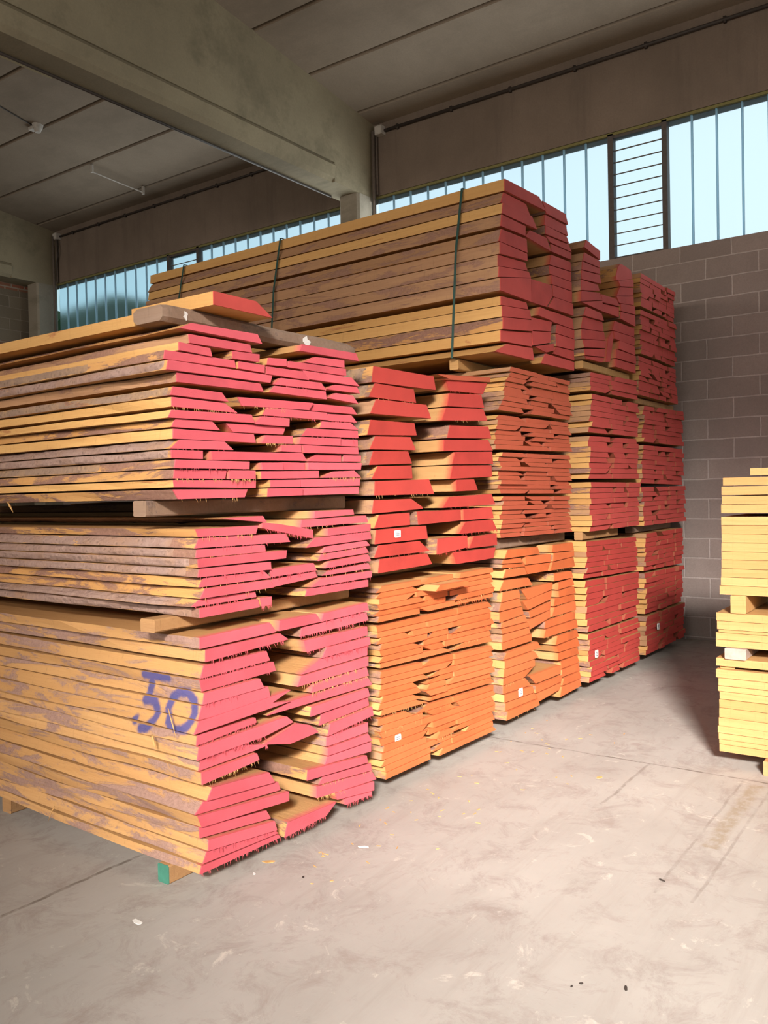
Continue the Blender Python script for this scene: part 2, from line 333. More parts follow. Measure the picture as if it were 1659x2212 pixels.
# outlines of the board ends in millimetres: along the face, height above the floor
FRAMES = {
 'A': (2.3107, 2.5865, -0.03213),
 'B': (3.6346, 2.6036, -0.03994),
 'C': (4.9987, 2.6029, -0.02843),
 'D': (6.3243, 2.5311, -0.02841),
 'E': (7.6148, 2.5234, -0.01392),
}
ENDS = {
 'Atop': [
  [(19,2300),(388,2305),(414,2265),(-38,2270)],
  [(15,2257),(353,2257),(364,2221),(19,2220)],
  [(-38,2218),(124,2213),(134,2178),(-39,2184)],
  [(243,2216),(402,2220),(400,2184),(242,2182)],
  [(-100,2180),(265,2179),(272,2146),(-108,2142)],
  [(277,2177),(434,2176),(431,2140),(276,2144)],
  [(-100,2140),(470,2134),(457,2099),(-110,2100)],
  [(459,2213),(576,2220),(578,2185),(451,2179)],
  [(443,2173),(681,2174),(720,2135),(441,2137)],
  [(667,2297),(1061,2302),(1084,2263),(651,2263)],
  [(766,2252),(984,2261),(984,2221),(697,2217)],
  [(597,2214),(1000,2220),(1002,2184),(580,2183)],
  [(677,2180),(1037,2180),(1098,2141),(713,2141)],
  [(-53,2097),(406,2094),(426,2058),(-52,2058)],
  [(528,2130),(801,2133),(838,2099),(483,2095)],
  [(486,2091),(830,2094),(838,2055),(453,2059)],
  [(908,2134),(1079,2138),(1102,2105),(845,2105)],
  [(917,2095),(1050,2094),(1093,2053),(862,2065)],
  [(-80,2039),(175,2035),(211,1998),(-92,2003)],
  [(-84,1998),(193,1993),(262,1955),(-85,1959)],
  [(260,2024),(739,2033),(708,1995),(586,1992),(281,1987)],
  [(743,2033),(1043,2036),(1083,1999),(715,1996)],
  [(-90,1947),(338,1954),(356,1917),(-108,1914)],
  [(427,1989),(581,1992),(831,1993),(848,1956),(403,1954)],
  [(853,1991),(1036,1994),(1078,1959),(860,1955)],
  [(397,1951),(573,1951),(570,1912),(353,1912)],
  [(802,1951),(1018,1954),(1077,1921),(788,1918)],
  [(-67,1914),(125,1914),(167,1877),(-86,1879)],
  [(201,1911),(345,1912),(561,1911),(544,1876),(241,1874)],
  [(-76,1875),(360,1872),(371,1833),(-77,1834)],
  [(696,1913),(1069,1918),(1073,1881),(657,1875)],
  [(422,1870),(591,1873),(593,1835),(395,1832)],
  [(652,1872),(935,1875),(934,1837),(641,1836)],
  [(953,1874),(1081,1875),(1082,1839),(947,1838)],
  [(-46,1833),(191,1834),(240,1798),(-91,1795)],
  [(520,1831),(650,1835),(651,1798),(517,1799)],
  [(662,1834),(1065,1835),(1069,1800),(668,1797)],
  [(-91,1792),(71,1792),(70,1756),(-90,1757)],
  [(114,1792),(663,1797),(690,1760),(118,1754)],
  [(764,1795),(950,1794),(949,1760),(710,1759)],
  [(961,1795),(1097,1796),(1094,1763),(955,1762)],
  [(-76,1754),(322,1752),(320,1718),(-84,1718)],
  [(390,1749),(522,1751),(525,1715),(393,1716)],
  [(533,1754),(685,1753),(684,1718),(529,1717)],
  [(690,1754),(1088,1758),(1078,1723),(689,1719)],
  [(-71,1716),(202,1714),(193,1677),(-77,1678)],
  [(209,1714),(357,1714),(358,1676),(205,1676)],
  [(392,1712),(771,1717),(768,1681),(394,1676)],
  [(874,1715),(1031,1720),(1083,1685),(795,1681)],
  [(-76,1674),(372,1673),(369,1637),(-73,1643)],
  [(442,1673),(633,1675),(631,1639),(441,1639)],
  [(640,1676),(1079,1682),(1075,1643),(639,1640)],
  [(-87,1637),(315,1634),(297,1598),(-61,1596)],
  [(432,1636),(658,1636),(654,1601),(427,1598)],
  [(662,1638),(1080,1640),(1079,1603),(663,1601)],
 ],
 'Amid': [
  [(157,1514),(398,1517),(421,1486)],
  [(19,1476),(369,1476),(353,1438),(32,1442)],
  [(39,1439),(544,1432),(570,1391),(16,1397)],
  [(28,1393),(411,1390),(416,1357),(22,1358)],
  [(22,1356),(537,1358),(529,1320),(23,1319)],
  [(28,1316),(434,1314),(437,1277),(21,1280)],
  [(55,1275),(402,1274),(444,1239),(32,1238)],
  [(54,1233),(427,1235),(447,1197),(28,1193)],
  [(34,1190),(349,1191),(356,1164),(-5,1162)],
  [(363,1162),(435,1160),(434,1124),(371,1121)],
  [(29,1155),(356,1158),(366,1119),(29,1115)],
  [(745,1528),(1029,1527),(1036,1500),(738,1492)],
  [(657,1490),(1134,1494),(1150,1458),(646,1452)],
  [(396,1488),(488,1479),(724,1439),(725,1398),(392,1464)],
  [(821,1442),(1150,1451),(1148,1414),(820,1406)],
  [(728,1402),(1148,1411),(1155,1371),(666,1358)],
  [(808,1357),(1120,1367),(1154,1339),(787,1325)],
  [(787,1322),(1126,1335),(1152,1302),(761,1289)],
  [(831,1284),(1127,1298),(1151,1263),(799,1252)],
  [(437,1277),(728,1285),(749,1247),(448,1242)],
  [(452,1232),(739,1244),(758,1214),(456,1196)],
  [(814,1240),(1125,1253),(1147,1223),(773,1219)],
  [(763,1210),(1149,1213),(1148,1178),(693,1172)],
  [(664,1169),(1119,1170),(1118,1133),(649,1135)],
 ],
 'Alow': [
  [(31,1036),(430,1045),(470,996),(29,989)],
  [(57,983),(489,989),(542,952),(54,932)],
  [(479,1047),(721,1049),(756,1004),(471,1000)],
  [(780,1041),(1112,1055),(1127,1011),(761,1002)],
  [(634,995),(1111,1006),(1128,961),(619,951)],
  [(641,933),(1110,934),(1112,888),(656,875)],
  [(788,879),(1117,880),(1126,839),(754,832)],
  [(759,829),(1113,837),(1111,786),(618,777)],
  [(613,774),(1111,782),(1109,733),(585,728)],
  [(695,721),(1101,730),(1118,682),(685,680)],
  [(549,669),(1115,678),(1156,627),(400,635)],
  [(678,618),(1102,623),(1116,578),(668,572)],
  [(759,567),(1116,574),(1125,527),(743,512)],
  [(803,510),(1130,523),(1139,476),(782,454)],
  [(787,450),(1103,448),(1104,398),(783,403)],
  [(790,398),(1099,392),(1127,348),(788,358)],
  [(788,355),(1127,343),(1125,293),(768,320)],
  [(637,334),(1074,290),(1083,249),(629,285)],
  [(748,270),(1115,238),(1124,197),(719,241)],
  [(705,236),(1124,194),(1160,141),(903,162),(703,180)],
  [(829,168),(904,162),(1138,139),(1136,91),(847,129)],
  [(910,116),(1133,88),(1132,69),(919,81)],
  [(505,132),(842,123),(769,78),(482,69)],
  [(52,919),(410,922),(430,875),(33,868)],
  [(29,862),(450,868),(465,823),(38,814)],
  [(38,811),(351,813),(375,767),(216,765),(28,764)],
  [(28,760),(220,765),(405,767),(424,696),(7,706)],
  [(7,703),(544,726),(424,692),(539,672),(-20,654)],
  [(5,646),(329,646),(336,621),(0,603)],
  [(4,599),(513,611),(554,575),(373,553),(-8,546)],
  [(580,565),(671,535),(728,487),(533,479),(379,514),(380,519)],
  [(22,539),(232,547),(403,509),(407,504),(340,501),(10,497)],
  [(13,493),(324,494),(338,459),(15,442)],
  [(65,419),(391,393),(425,337),(36,371)],
  [(29,369),(458,327),(473,286),(-16,329)],
  [(-13,325),(514,270),(512,227),(6,275)],
  [(6,271),(385,220),(412,177),(8,227)],
  [(38,214),(416,170),(430,123),(33,168)],
  [(33,164),(430,117),(446,102),(11,121)],
  [(10,113),(450,97),(465,75),(-1,80)],
 ],
 'Btop': [
  [(-36,2270),(521,2269),(539,2191),(-52,2184)],
  [(-21,2183),(327,2179),(349,2104),(-73,2106)],
  [(-20,2099),(441,2101),(485,2024),(-71,2019)],
  [(-55,1990),(335,1992),(355,1923),(-84,1908)],
  [(-23,1905),(292,1913),(339,1840),(-74,1833)],
  [(-48,1827),(260,1833),(294,1764),(-85,1751)],
  [(-10,1748),(293,1756),(300,1682),(-62,1677)],
  [(-53,1669),(441,1679),(491,1593),(-60,1592)],
  [(553,2286),(1150,2323),(1149,2294),(547,2255),(668,2269)],
  [(662,2264),(1136,2288),(1082,2212),(693,2202)],
  [(670,2185),(1032,2204),(1064,2123),(645,2105)],
  [(645,2100),(1066,2119),(1114,2046),(598,2021)],
  [(686,1998),(1126,2011),(1164,1936),(655,1920)],
  [(621,1911),(1123,1928),(1179,1860),(613,1843)],
  [(737,1842),(1172,1855),(1182,1774),(706,1765)],
  [(705,1761),(1155,1768),(1159,1694),(674,1679)],
  [(754,1676),(956,1680),(999,1609),(755,1605)],
  [(-48,1570),(285,1571),(394,1520),(393,1510),(-64,1497)],
  [(-11,1491),(262,1495),(264,1425),(-53,1419)],
  [(-45,1414),(411,1416),(424,1341),(-61,1337)],
  [(-16,1331),(356,1333),(457,1268),(-54,1265)],
  [(-15,1257),(420,1258),(471,1192),(-31,1182)],
  [(648,1575),(1136,1586),(1179,1517),(579,1510)],
  [(332,1499),(782,1497),(783,1430),(344,1422)],
  [(829,1497),(1158,1503),(1185,1430),(832,1428)],
  [(844,1422),(1162,1423),(1219,1351),(765,1348)],
  [(524,1336),(841,1337),(844,1264),(510,1243)],
  [(943,1326),(1218,1333),(1222,1254),(886,1255)],
  [(698,1245),(1195,1242),(1166,1174),(729,1171)],
 ],
 'Cup': [
  [(120,3678),(622,3691),(723,3614),(117,3598)],
  [(130,3594),(453,3598),(507,3531),(88,3513)],
  [(88,3509),(506,3524),(583,3449),(72,3436)],
  [(72,3430),(411,3433),(408,3363),(56,3349)],
  [(488,3426),(754,3431),(819,3347),(422,3366)],
  [(62,3332),(422,3345),(432,3252),(27,3244)],
  [(40,3243),(425,3246),(430,3195),(37,3164)],
  [(36,3160),(422,3187),(455,3135),(34,3086)],
  [(33,3083),(455,3129),(489,3093),(24,3011)],
  [(43,3011),(486,3088),(483,2922),(40,2925)],
  [(499,3087),(817,3102),(833,3020),(733,2928),(493,2924)],
  [(64,2894),(426,2912),(452,2866),(62,2834)],
  [(62,2831),(459,2861),(478,2801),(59,2756)],
  [(59,2752),(478,2795),(482,2717),(55,2672)],
  [(55,2668),(489,2711),(499,2613),(52,2595)],
  [(129,2586),(499,2603),(524,2517),(-38,2515)],
  [(605,2908),(809,2903),(807,2837),(573,2843)],
  [(493,2820),(822,2836),(804,2761),(489,2727)],
  [(496,2724),(804,2757),(785,2677),(507,2621)],
  [(824,2675),(829,2624),(697,2594),(521,2616)],
  [(688,3681),(1073,3683),(1115,3611),(745,3604)],
  [(742,3598),(1095,3602),(1125,3530),(727,3519)],
  [(719,3513),(1075,3513),(1114,3468),(716,3450)],
  [(724,3445),(1123,3465),(1180,3418),(814,3410)],
  [(822,3405),(1180,3416),(1177,3359),(827,3350)],
  [(826,3327),(1160,3340),(1169,3271),(792,3247)],
  [(792,3243),(1168,3267),(1171,3193),(805,3180)],
  [(820,3179),(1170,3189),(1173,3122),(826,3110)],
  [(841,3107),(1173,3117),(1169,3028),(838,3022)],
  [(842,3018),(1169,3024),(1177,2932),(741,2928)],
  [(818,2915),(1185,2914),(1207,2832),(822,2838)],
  [(909,2830),(1207,2828),(1204,2759),(882,2761)],
  [(874,2756),(1204,2756),(1192,2671),(886,2665)],
  [(886,2660),(1192,2668),(1203,2593),(837,2604)],
  [(705,2592),(1202,2584),(1199,2515),(642,2513)],
 ],
 'Dup': [
  [(40,3549),(315,3520),(312,3446),(4,3484)],
  [(-17,3437),(276,3432),(281,3376),(-50,3367)],
  [(-50,3363),(289,3373),(296,3329),(-60,3296)],
  [(-60,3293),(295,3324),(325,3257),(-56,3224)],
  [(-78,3216),(244,3236),(274,3191),(-81,3134)],
  [(-82,3130),(281,3179),(327,3128),(-92,3047)],
  [(327,3122),(332,3034),(-19,3041),(-93,3042)],
  [(305,3174),(632,3188),(709,3137),(335,3111)],
  [(335,3105),(709,3131),(705,3047),(340,3042)],
  [(696,3465),(751,3508),(868,3510),(998,3498),(1032,3429),(665,3350),(649,3383)],
  [(683,3351),(1036,3425),(1039,3361),(734,3312)],
  [(734,3308),(1044,3355),(1045,3287),(660,3220)],
  [(651,3214),(1045,3281),(1051,3205),(714,3168)],
  [(722,3165),(1051,3199),(1057,3122),(725,3103)],
  [(725,3098),(1057,3117),(1062,3018),(722,3036)],
  [(-4,3021),(299,3016),(345,2960),(-52,2945)],
  [(-30,2943),(345,2955),(366,2880),(-71,2844)],
  [(-71,2840),(366,2876),(388,2811),(-74,2763)],
  [(-75,2759),(391,2807),(369,2744),(-40,2700)],
  [(-40,2691),(368,2738),(357,2672),(-27,2641)],
  [(-28,2636),(360,2666),(331,2624),(2,2619)],
  [(616,3006),(1062,3004),(1058,2928),(560,2919)],
  [(577,2915),(1058,2923),(1045,2849),(805,2850),(591,2852)],
  [(697,2851),(804,2850),(1045,2844),(1051,2766),(676,2777)],
  [(606,2767),(1051,2762),(1058,2692),(602,2692)],
  [(602,2687),(1058,2686),(1064,2611),(599,2620)],
  [(455,2839),(543,2910),(561,2847),(481,2647),(397,2638)],
 ],
 'Clow': [
  [(62,1210),(496,1203),(528,1151),(18,1153)],
  [(33,1148),(270,1144),(313,1105),(10,1120)],
  [(10,1116),(313,1102),(319,1077),(-3,1091)],
  [(63,1081),(312,1074),(355,1020),(19,1023)],
  [(30,1010),(374,996),(438,938),(-32,943)],
  [(15,932),(242,928),(253,870),(-5,865)],
  [(-15,863),(240,867),(269,811),(-43,809)],
  [(-37,804),(269,806),(299,751),(-40,736)],
  [(-11,731),(318,744),(349,693),(-24,696)],
  [(-24,693),(351,689),(368,653),(-8,656)],
  [(-2,652),(372,649),(398,603),(94,601),(-4,600)],
  [(-22,600),(94,601),(401,600),(403,550),(-18,550)],
  [(53,523),(503,530),(556,478),(6,479)],
  [(3,476),(426,475),(485,419),(1,424)],
  [(1,421),(438,416),(442,367),(-7,367)],
  [(-1,363),(422,364),(295,315),(-9,315)],
  [(-9,312),(301,310),(384,242),(-11,257)],
  [(-11,254),(390,236),(415,186),(-13,202)],
  [(10,197),(419,182),(460,133),(8,141)],
  [(20,137),(463,129),(483,84),(0,80)],
  [(325,1147),(727,1139),(729,1079),(338,1087)],
  [(325,1084),(724,1075),(679,1017),(368,1019)],
  [(267,921),(751,927),(749,878),(472,852),(359,843)],
  [(293,837),(479,852),(742,869),(728,806),(365,770)],
  [(378,757),(717,788),(705,732),(392,712)],
  [(359,672),(358,675),(356,695),(700,729),(698,675),(382,633)],
  [(360,308),(864,301),(864,235),(457,237)],
  [(437,228),(867,223),(847,178),(437,175)],
  [(441,170),(847,173),(815,125),(486,106)],
  [(755,1199),(1091,1201),(1117,1136),(736,1147)],
  [(748,1142),(1101,1133),(1103,1092),(736,1080)],
  [(738,1075),(1091,1088),(1120,1013),(693,1016)],
  [(769,990),(1064,985),(1093,930),(766,931)],
  [(847,915),(1093,926),(1122,870),(837,862)],
  [(829,855),(1098,864),(1128,808),(835,807)],
  [(783,803),(1120,806),(1137,753),(766,747)],
  [(758,739),(1121,750),(1134,679),(712,676)],
  [(619,657),(1130,676),(1124,609),(606,606)],
  [(606,601),(1131,605),(1154,541),(573,543)],
  [(801,525),(1140,526),(1173,467),(769,462)],
  [(784,452),(1146,464),(1191,392),(818,402)],
  [(826,394),(1159,392),(1189,328),(820,338)],
  [(877,322),(1164,327),(1202,262),(883,266)],
  [(883,260),(1181,261),(1200,198),(878,205)],
  [(900,193),(1175,197),(1202,137),(863,145)],
  [(860,139),(1181,135),(1203,79),(820,66)],
 ],
}
TIERS = [
 ('Blow', [(-16,1110),(1134,1120),(1146,929),(-58,926)], 6),
 ('Blow', [(-41,906),(1119,906),(1122,651),(-36,680)], 7),
 ('Blow', [(-41,665),(1115,626),(1125,386),(-45,430)], 7),
 ('Blow', [(-41,415),(1131,368),(1126,80),(0,80)], 9),
 ('Cmid', [(152,2435),(1089,2424),(1100,2129),(-17,2134)], 9),
 ('Cmid', [(-29,2105),(1084,2109),(1090,1888),(-83,1874)], 7),
 ('Cmid', [(-4,1859),(1082,1861),(1085,1571),(-24,1585)], 9),
 ('Cmid', [(7,1568),(1054,1552),(1089,1280),(-21,1292)], 9),
 ('Dmid', [(76,2526),(1085,2544),(1086,2379),(78,2379)], 4),
 ('Dmid', [(93,2354),(1103,2347),(1101,2055),(32,2048)], 7),
 ('Dmid', [(39,2022),(1080,2036),(1095,1685),(25,1684)], 8),
 ('Dmid', [(48,1658),(1104,1652),(1077,1275),(32,1267)], 9),
 ('Dlow', [(-57,1196),(1012,1176),(1018,881),(-91,908)], 7),
 ('Dlow', [(-77,888),(1047,868),(1021,481),(-71,488)], 8),
 ('Dlow', [(-57,470),(1039,461),(1062,81),(-27,85)], 9),
 ('Eup', [(20,3543),(981,3539),(993,3238),(-14,3234)], 7),
 ('Eup', [(-15,3209),(1004,3220),(998,2805),(-34,2807)], 9),
 ('Eup', [(-76,2788),(996,2777),(1018,2427),(-71,2441)], 8),
 ('Emid', [(40,2350),(1196,2369),(1193,2018),(-9,2019)], 8),
 ('Emid', [(-10,1992),(1192,1990),(1161,1626),(-58,1645)], 8),
 ('Emid', [(-38,1611),(1216,1616),(1227,1256),(-43,1260)], 8),
 ('Elow', [(72,1186),(1142,1192),(1112,834),(-7,847)], 8),
 ('Elow', [(3,828),(1137,812),(1093,449),(7,455)], 8),
 ('Elow', [(6,433),(1145,431),(1129,80),(1,79)], 8),
]

TAGS = {'Btop': [(0.136, 1.383, 0.026, 0.02)], 'Blow': [(0.1185, 0.266, 0.0265, 0.028)], 'Clow': [(0.208, 0.229, 0.029, 0.028)]}
EXTRA_BOARD = [(377, 1078), (788, 1075), (789, 1047), (375, 1048)]
LITTER = [(2.026, 2.623, 0.012, 'paper', 'white scrap of paper on the floor at lower left'), (2.685, 2.57, 0.012, 'splinter', 'yellow wood chip on the floor right of the near pile corner'), (2.565, 2.54, 0.005, 'paper', 'tiny white scrap beside the near pile corner'), (3.033, 2.311, 0.01, 'paper', 'white scrap on the floor below the second pile'), (4.478, 1.756, 0.012, 'splinter', 'greenish yellow leaf-like chip in the middle of the aisle'), (2.612, 0.948, 0.007, 'dark', 'small dark clod on the floor at the bottom right'), (3.425, 1.085, 0.007, 'dark', 'dark clump on the aisle floor right of centre'), (2.654, 2.343, 0.004, 'dark', 'dark crumb in front of the near pile'), (2.56, 1.078, 0.004, 'dark', 'dark crumb left of the clod at bottom right'), (2.527, 1.096, 0.003, 'dark', 'tiny dark crumb, leftmost of the two near the bottom edge')]
SHAV = [(3.31, 2.383), (2.882, 2.44), (3.079, 2.258), (3.774, 2.401), (4.36, 2.205), (3.453, 2.433), (3.478, 2.493), (3.495, 2.359), (4.355, 1.958), (2.691, 2.219), (2.873, 2.418), (3.222, 2.474), (4.825, 2.214), (5.09, 2.423), (5.06, 2.199), (5.235, 2.106), (3.782, 2.189), (4.695, 2.336), (3.426, 2.281), (4.439, 2.307), (4.841, 2.483), (5.363, 1.93), (3.107, 2.176), (4.421, 1.896), (4.97, 2.329), (2.855, 2.401), (5.176, 2.494), (4.079, 2.029), (4.724, 2.181), (4.718, 2.276), (3.705, 2.091), (4.607, 2.437), (3.194, 2.016), (4.042, 2.288), (3.781, 2.418), (3.216, 2.278), (3.741, 2.348), (3.647, 2.08), (2.88, 2.405), (4.289, 1.862), (5.126, 2.135), (5.06, 2.488), (3.628, 2.445), (3.554, 2.007), (2.913, 2.198), (4.72, 2.079), (4.138, 2.373), (3.599, 2.239), (3.332, 2.431), (3.619, 2.126), (5.411, 2.497), (4.604, 2.461), (3.031, 2.372), (2.759, 2.367), (4.903, 2.261), (2.627, 2.272), (5.142, 1.915), (3.816, 2.462), (3.525, 2.209), (4.086, 2.421)]
STRIPS = [((2.28, 2.771, 1.801), (2.27, 2.752, 1.683), 0.002, 'thin pale splinter hanging on the side of the near top bundle'), ((2.28, 2.721, 0.746), (2.27, 2.663, 0.629), 0.002, 'thin splinter across the sprayed zero on the near pile'), ((2.28, 2.826, 0.622), (2.27, 2.794, 0.568), 0.004, 'pale torn splinter right below the sprayed five'), ((2.28, 3.843, 1.599), (2.27, 3.784, 1.551), 0.004, 'torn splinter hanging below the near top bundle at the left edge'), ((2.322, 3.6, 0.159), (2.312, 3.64, 0.08), 0.002, 'splinter hanging from the bottom edge of the near pile')]
FAR_TAGS = [('D', 0.072, 0.3, 'white paper tag on a red board end low in the fourth pile'), ('E', 0.297, 0.305, 'greyish paper tag on a red board end low in the fifth pile')]

# ------------------------------------------------------------------ the hall
XW = 9.11
def zc(x): return 6.42+.122*(XW-x) if x > .7 else 6.42+.122*(XW-.7)-.122*(.7-x)
def struct(o, label=None): return tag(o, label, kind='structure')
m = MB(); m.box(-9, 9.4, -8, 14.3, -.2, 0); struct(m.build('floor', M['floor']))
m = MB(); m.box(-30, 30, -30, 35, -.5, -.22); struct(m.build('ground_outside', M['ground']))
m = MB(); seams = [9.36, 8.76]+[8.76-.945*i for i in range(1, 20)]
for a, b in zip(seams, seams[1:]):
    a -= .009; b += .009
    if b < -9: b = -9
    if a <= b: break
    if a > .7 > b:
        m.prism([(a, zc(a)), (.7, zc(.7)), (b, zc(b)), (b, zc(b)+.2), (a, zc(a)+.2)], -8, 14.3); continue
    m.prism([(a-.02, zc(a-.02)), (b+.02, zc(b+.02)), (b, zc(b)+.02), (b, zc(b)+.2), (a, zc(a)+.2), (a, zc(a)+.02)], -8, 14.3)
struct(m.build('ceiling', M['ceilconc']))
m = MB(); m.box(-9, 9.4, -8, 14.3, 7.75, 7.9); struct(m.build('ceiling_deck', M['ceilconc']))
m = MB(); m.box(XW, 9.36, -8, 14.3, 0, 4.12); struct(m.build('wall_far', M['block']))
m = MB(); m.box(XW, 9.36, -8, 14.3, 5.49, 6.75); struct(m.build('wall_far_upper', M['wallconc']))
m = MB(); m.box(-9, 9.36, 14.0, 14.3, 0, 7.75); struct(m.build('wall_left', M['block2']))
m = MB(); m.box(-9.2, -9, -8, 14.3, 0, .3); m.box(-9.2, -9, -8, -2.5, .3, 7.75); m.box(-9.2, -9, 4.5, 14.3, .3, 7.75); m.box(-9.2, -9, -2.5, 4.5, 4.3, 7.75)
struct(m.build('wall_near', M['wallconc']))
m = MB(); m.box(-9, -1, -8.2, -8, 0, 7.75); m.box(6, 9.36, -8.2, -8, 0, 7.75); m.box(-1, 6, -8.2, -8, 4.4, 7.75)
struct(m.build('wall_right', M['wallconc']))

def beam(y, y2, name):
    m = MB(); zb = 5.45
    for i in range(19):                                    # web: follows the pitch of the roof
        x1 = 9.11-i*.945; x0 = max(x1-.945, -9)
        if x1 <= -9: break
        b = len(m.v); pr = [(x1, zb+.24), (x0, zb+.24), (x0, zc(x0)+.01), (x1, zc(x1)+.01)]
        if x1 > .7 > x0: pr = [(x1, zb+.24), (x0, zb+.24), (x0, zc(x0)+.01), (.7, zc(.7)+.01), (x1, zc(x1)+.01)]
        m.prism(pr, y, y2)
    o = m.build(name, M['conc']); struct(o)
    f = MB(); f.prism([(y-.001, zb+.05), (y+.045, zb), (y2-.02, zb), (y2+.001, zb+.04), (y2, zb+.24), (y+.02, zb+.24), (y-.022, zb+.19)], -9, 8.26, axis='x')
    f.prism([(y, zb), (y2, zb), (y2, zb+.24), (y, zb+.24)], 8.26, 9.11, axis='x'); f.build('bottom_flange', M['conc'], o)
    return o
beam(6.50, 6.88, 'trim_1'); beam(13.58, 13.99, 'trim_2'); beam(-.56, -.18, 'trim_3')
for i, y in enumerate((6.49, 13.56, -.57)):
    m = MB(); c = .03; x0 = 8.72; y2 = y+.32
    m.prism([(x0+c, y), (x0, y+c), (x0, y2-c), (x0+c, y2), (XW, y2), (XW, y)], 0, 5.45, axis='z')
    struct(m.build('column_%d' % (i+1), M['colconc']))

# windows of upright glass channels, a louvred vent in each bay
def window(n, ya, yb, v0, v1):
    w = empty('window_%d' % n, (XW, ya, 4.12)); struct(w)
    def part(name, mb, mat): return mb.build(name, mat, w, (-0, 0, 0))
    z0, z1 = 0.0, 1.34
    f = MB()
    for yy, wd in ((v0, .055), (v1, .06)): f.box(.0, .09, yy-ya-wd/2, yy-ya+wd/2, z0, z1+.02)
    f.box(.01, .08, min(v0, v1)-ya, max(v0, v1)-ya, z1-.03, z1+.02); f.box(.02, .08, min(v0, v1)-ya, max(v0, v1)-ya, z0, z0+.02)
    f.build('frame', M['frame'], w)
    p = MB(); p.box(.0, .03, 0, yb-ya, z1, z1+.035); p.build('putty_strip', M['putty'], w)
    ys = []
    y = v0+.03
    for (s, e) in ((ya, v0-.03), (v1+.03, yb)):
        k = max(1, round((e-s)/.257)); ys.append([s+(e-s)*i/k for i in range(k+1)])
    for seg in ys:
        for i, (a, b) in enumerate(zip(seg, seg[1:])):
            g = MB(); g.box(.040, .046, a-ya+.009, b-ya-.011, z0, z1); g.build('glass_channel', M['glass'], w)
            g = MB(); g.box(.018, .046, a-ya-.010, a-ya+.008, z0, z1); g.build('flange', M['rib'], w)
    nb = 10
    for i in range(nb):
        g = MB(); za = z0+.02+i*(z1-.05)/nb; zb = za+(z1-.05)/nb
        b = len(g.v); a_, b_ = v0-ya+.03, v1-ya-.03
        g.prism([(.035, za), (.041, za), (.061, zb), (.055, zb)], a_, b_); g.build('louvre_blade', M['glass'], w)
        g = MB(); g.box(.030, .040, a_, b_, za-.006, za+.003); g.build('louvre_clip', M['pipe'], w)
window(1, -.25, 6.49, 2.745, 3.33); window(2, 6.81, 13.56, 9.90, 10.58)

# ------------------------------------------------------------------ conduits, lamps and boxes
m = MB(); m.tube([(9.085, 13.40, 6.30), (9.085, 6.95, 6.30)], .016)
for i in range(9): m.box(9.07, 9.11, 13.0-i*.72, 13.03-i*.72, 6.27, 6.325)
tag(m.build('cable_conduit', M['dark'], smooth=True), 'dark conduit clipped along the concrete panel left of the big beam', 'conduit')
m = MB(); m.tube([(9.085, 6.36, 6.30), (9.085, -.15, 6.30)], .020)
for i in range(8): m.box(9.07, 9.11, 6.1-i*.8, 6.13-i*.8, 6.27, 6.33)
tag(m.build('cable_conduit', M['dark'], smooth=True), 'dark conduit along the concrete panel right of the big beam, above the large panes', 'conduit')
m = MB(); m.tube([(8.6, 6.84, 5.435), (3.2, 6.84, 5.435)], .014)
tag(m.build('cable_conduit', M['dark'], smooth=True), 'thin black conduit running under the big sloping beam', 'conduit')
def jbox(x, y, z, label):
    m = MB(); m.box(x-.045, x+.045, y-.055, y+.055, z-.055, z+.055); o = m.build('junction_box', M['plastic'])
    m = MB(); m.box(x-.052, x-.045, y-.047, y+.047, z-.047, z+.047); m.build('lid', M['plastic'], o); tag(o, label, 'junction box', 'conduit junction boxes')
jbox(9.06, 6.37, 6.30, 'small pale junction box right of the big beam at the wall')
jbox(9.06, 13.45, 6.30, 'small pale junction box in the far left corner under the ceiling')
for x, y, l in ((9.05, 6.46, 'vertical pipe in the corner right of the middle column'), (9.05, 13.50, 'vertical pipe in the far left corner beside the window')):
    m = MB(); m.tube([(x+.02, y-.02, 5.5), (x+.02, y-.02, 6.26)], .018); m.tube([(x-.04, y-.01, 4.3), (x-.04, y-.01, 6.30)], .022)
    tag(m.build('drain_pipe', M['pipe'], smooth=True), l, 'pipe', 'corner pipes')
m = MB(); m.tube([(9.07, 13.44, 6.25), (9.06, 13.40, 6.05), (9.06, 13.47, 5.85), (9.06, 13.48, 5.5)], .009)
tag(m.build('loose_cable', M['dark'], smooth=True), 'loose black cable hanging below the far left junction box', 'cable')
L0 = empty('tube_lamp', (4.5, 7.0, 5.55)); tag(L0, 'long fluorescent lamp hanging beside the underside of the big beam', 'lamp')
m = MB(); m.box(-.9, .30, .05, .13, .09, .14); m.build('housing', M['dark'], L0)
m = MB(); m.prism([(.03, .09), (.15, .09), (.14, .03), (.11, .0), (.07, .0), (.04, .03)], -.9, .28, axis='x'); m.build('diffuser', M['tubeglass'], L0)
m = MB(); m.box(-.6, -.57, -.1, .1, .13, .15); m.box(.1, .13, -.1, .1, .13, .15); m.build('bracket', M['dark'], L0)
zS = zc(6.8); L1 = empty('ceiling_sensor', (6.8, 10.45, zS)); tag(L1, 'white ceiling sensor with a cable at upper left', 'sensor')
def ring(r0, r1, z0, z1, n=16):
    m = MB(); b = 0; m.v = [(r*math.cos(2*math.pi*k/n), r*math.sin(2*math.pi*k/n), z) for r, z in ((r0, z0), (r1, z1)) for k in range(n)]
    m.f = [tuple(range(n)), tuple(n+k for k in reversed(range(n)))]+[(k, (k+1) % n, n+(k+1) % n, n+k) for k in range(n)]; m.m = [0]*(n+2); return m
ring(.06, .075, -.05, .01).build('base', M['plastic'], L1, smooth=False); ring(.035, .055, -.10, -.05).build('head', M['plastic'], L1)
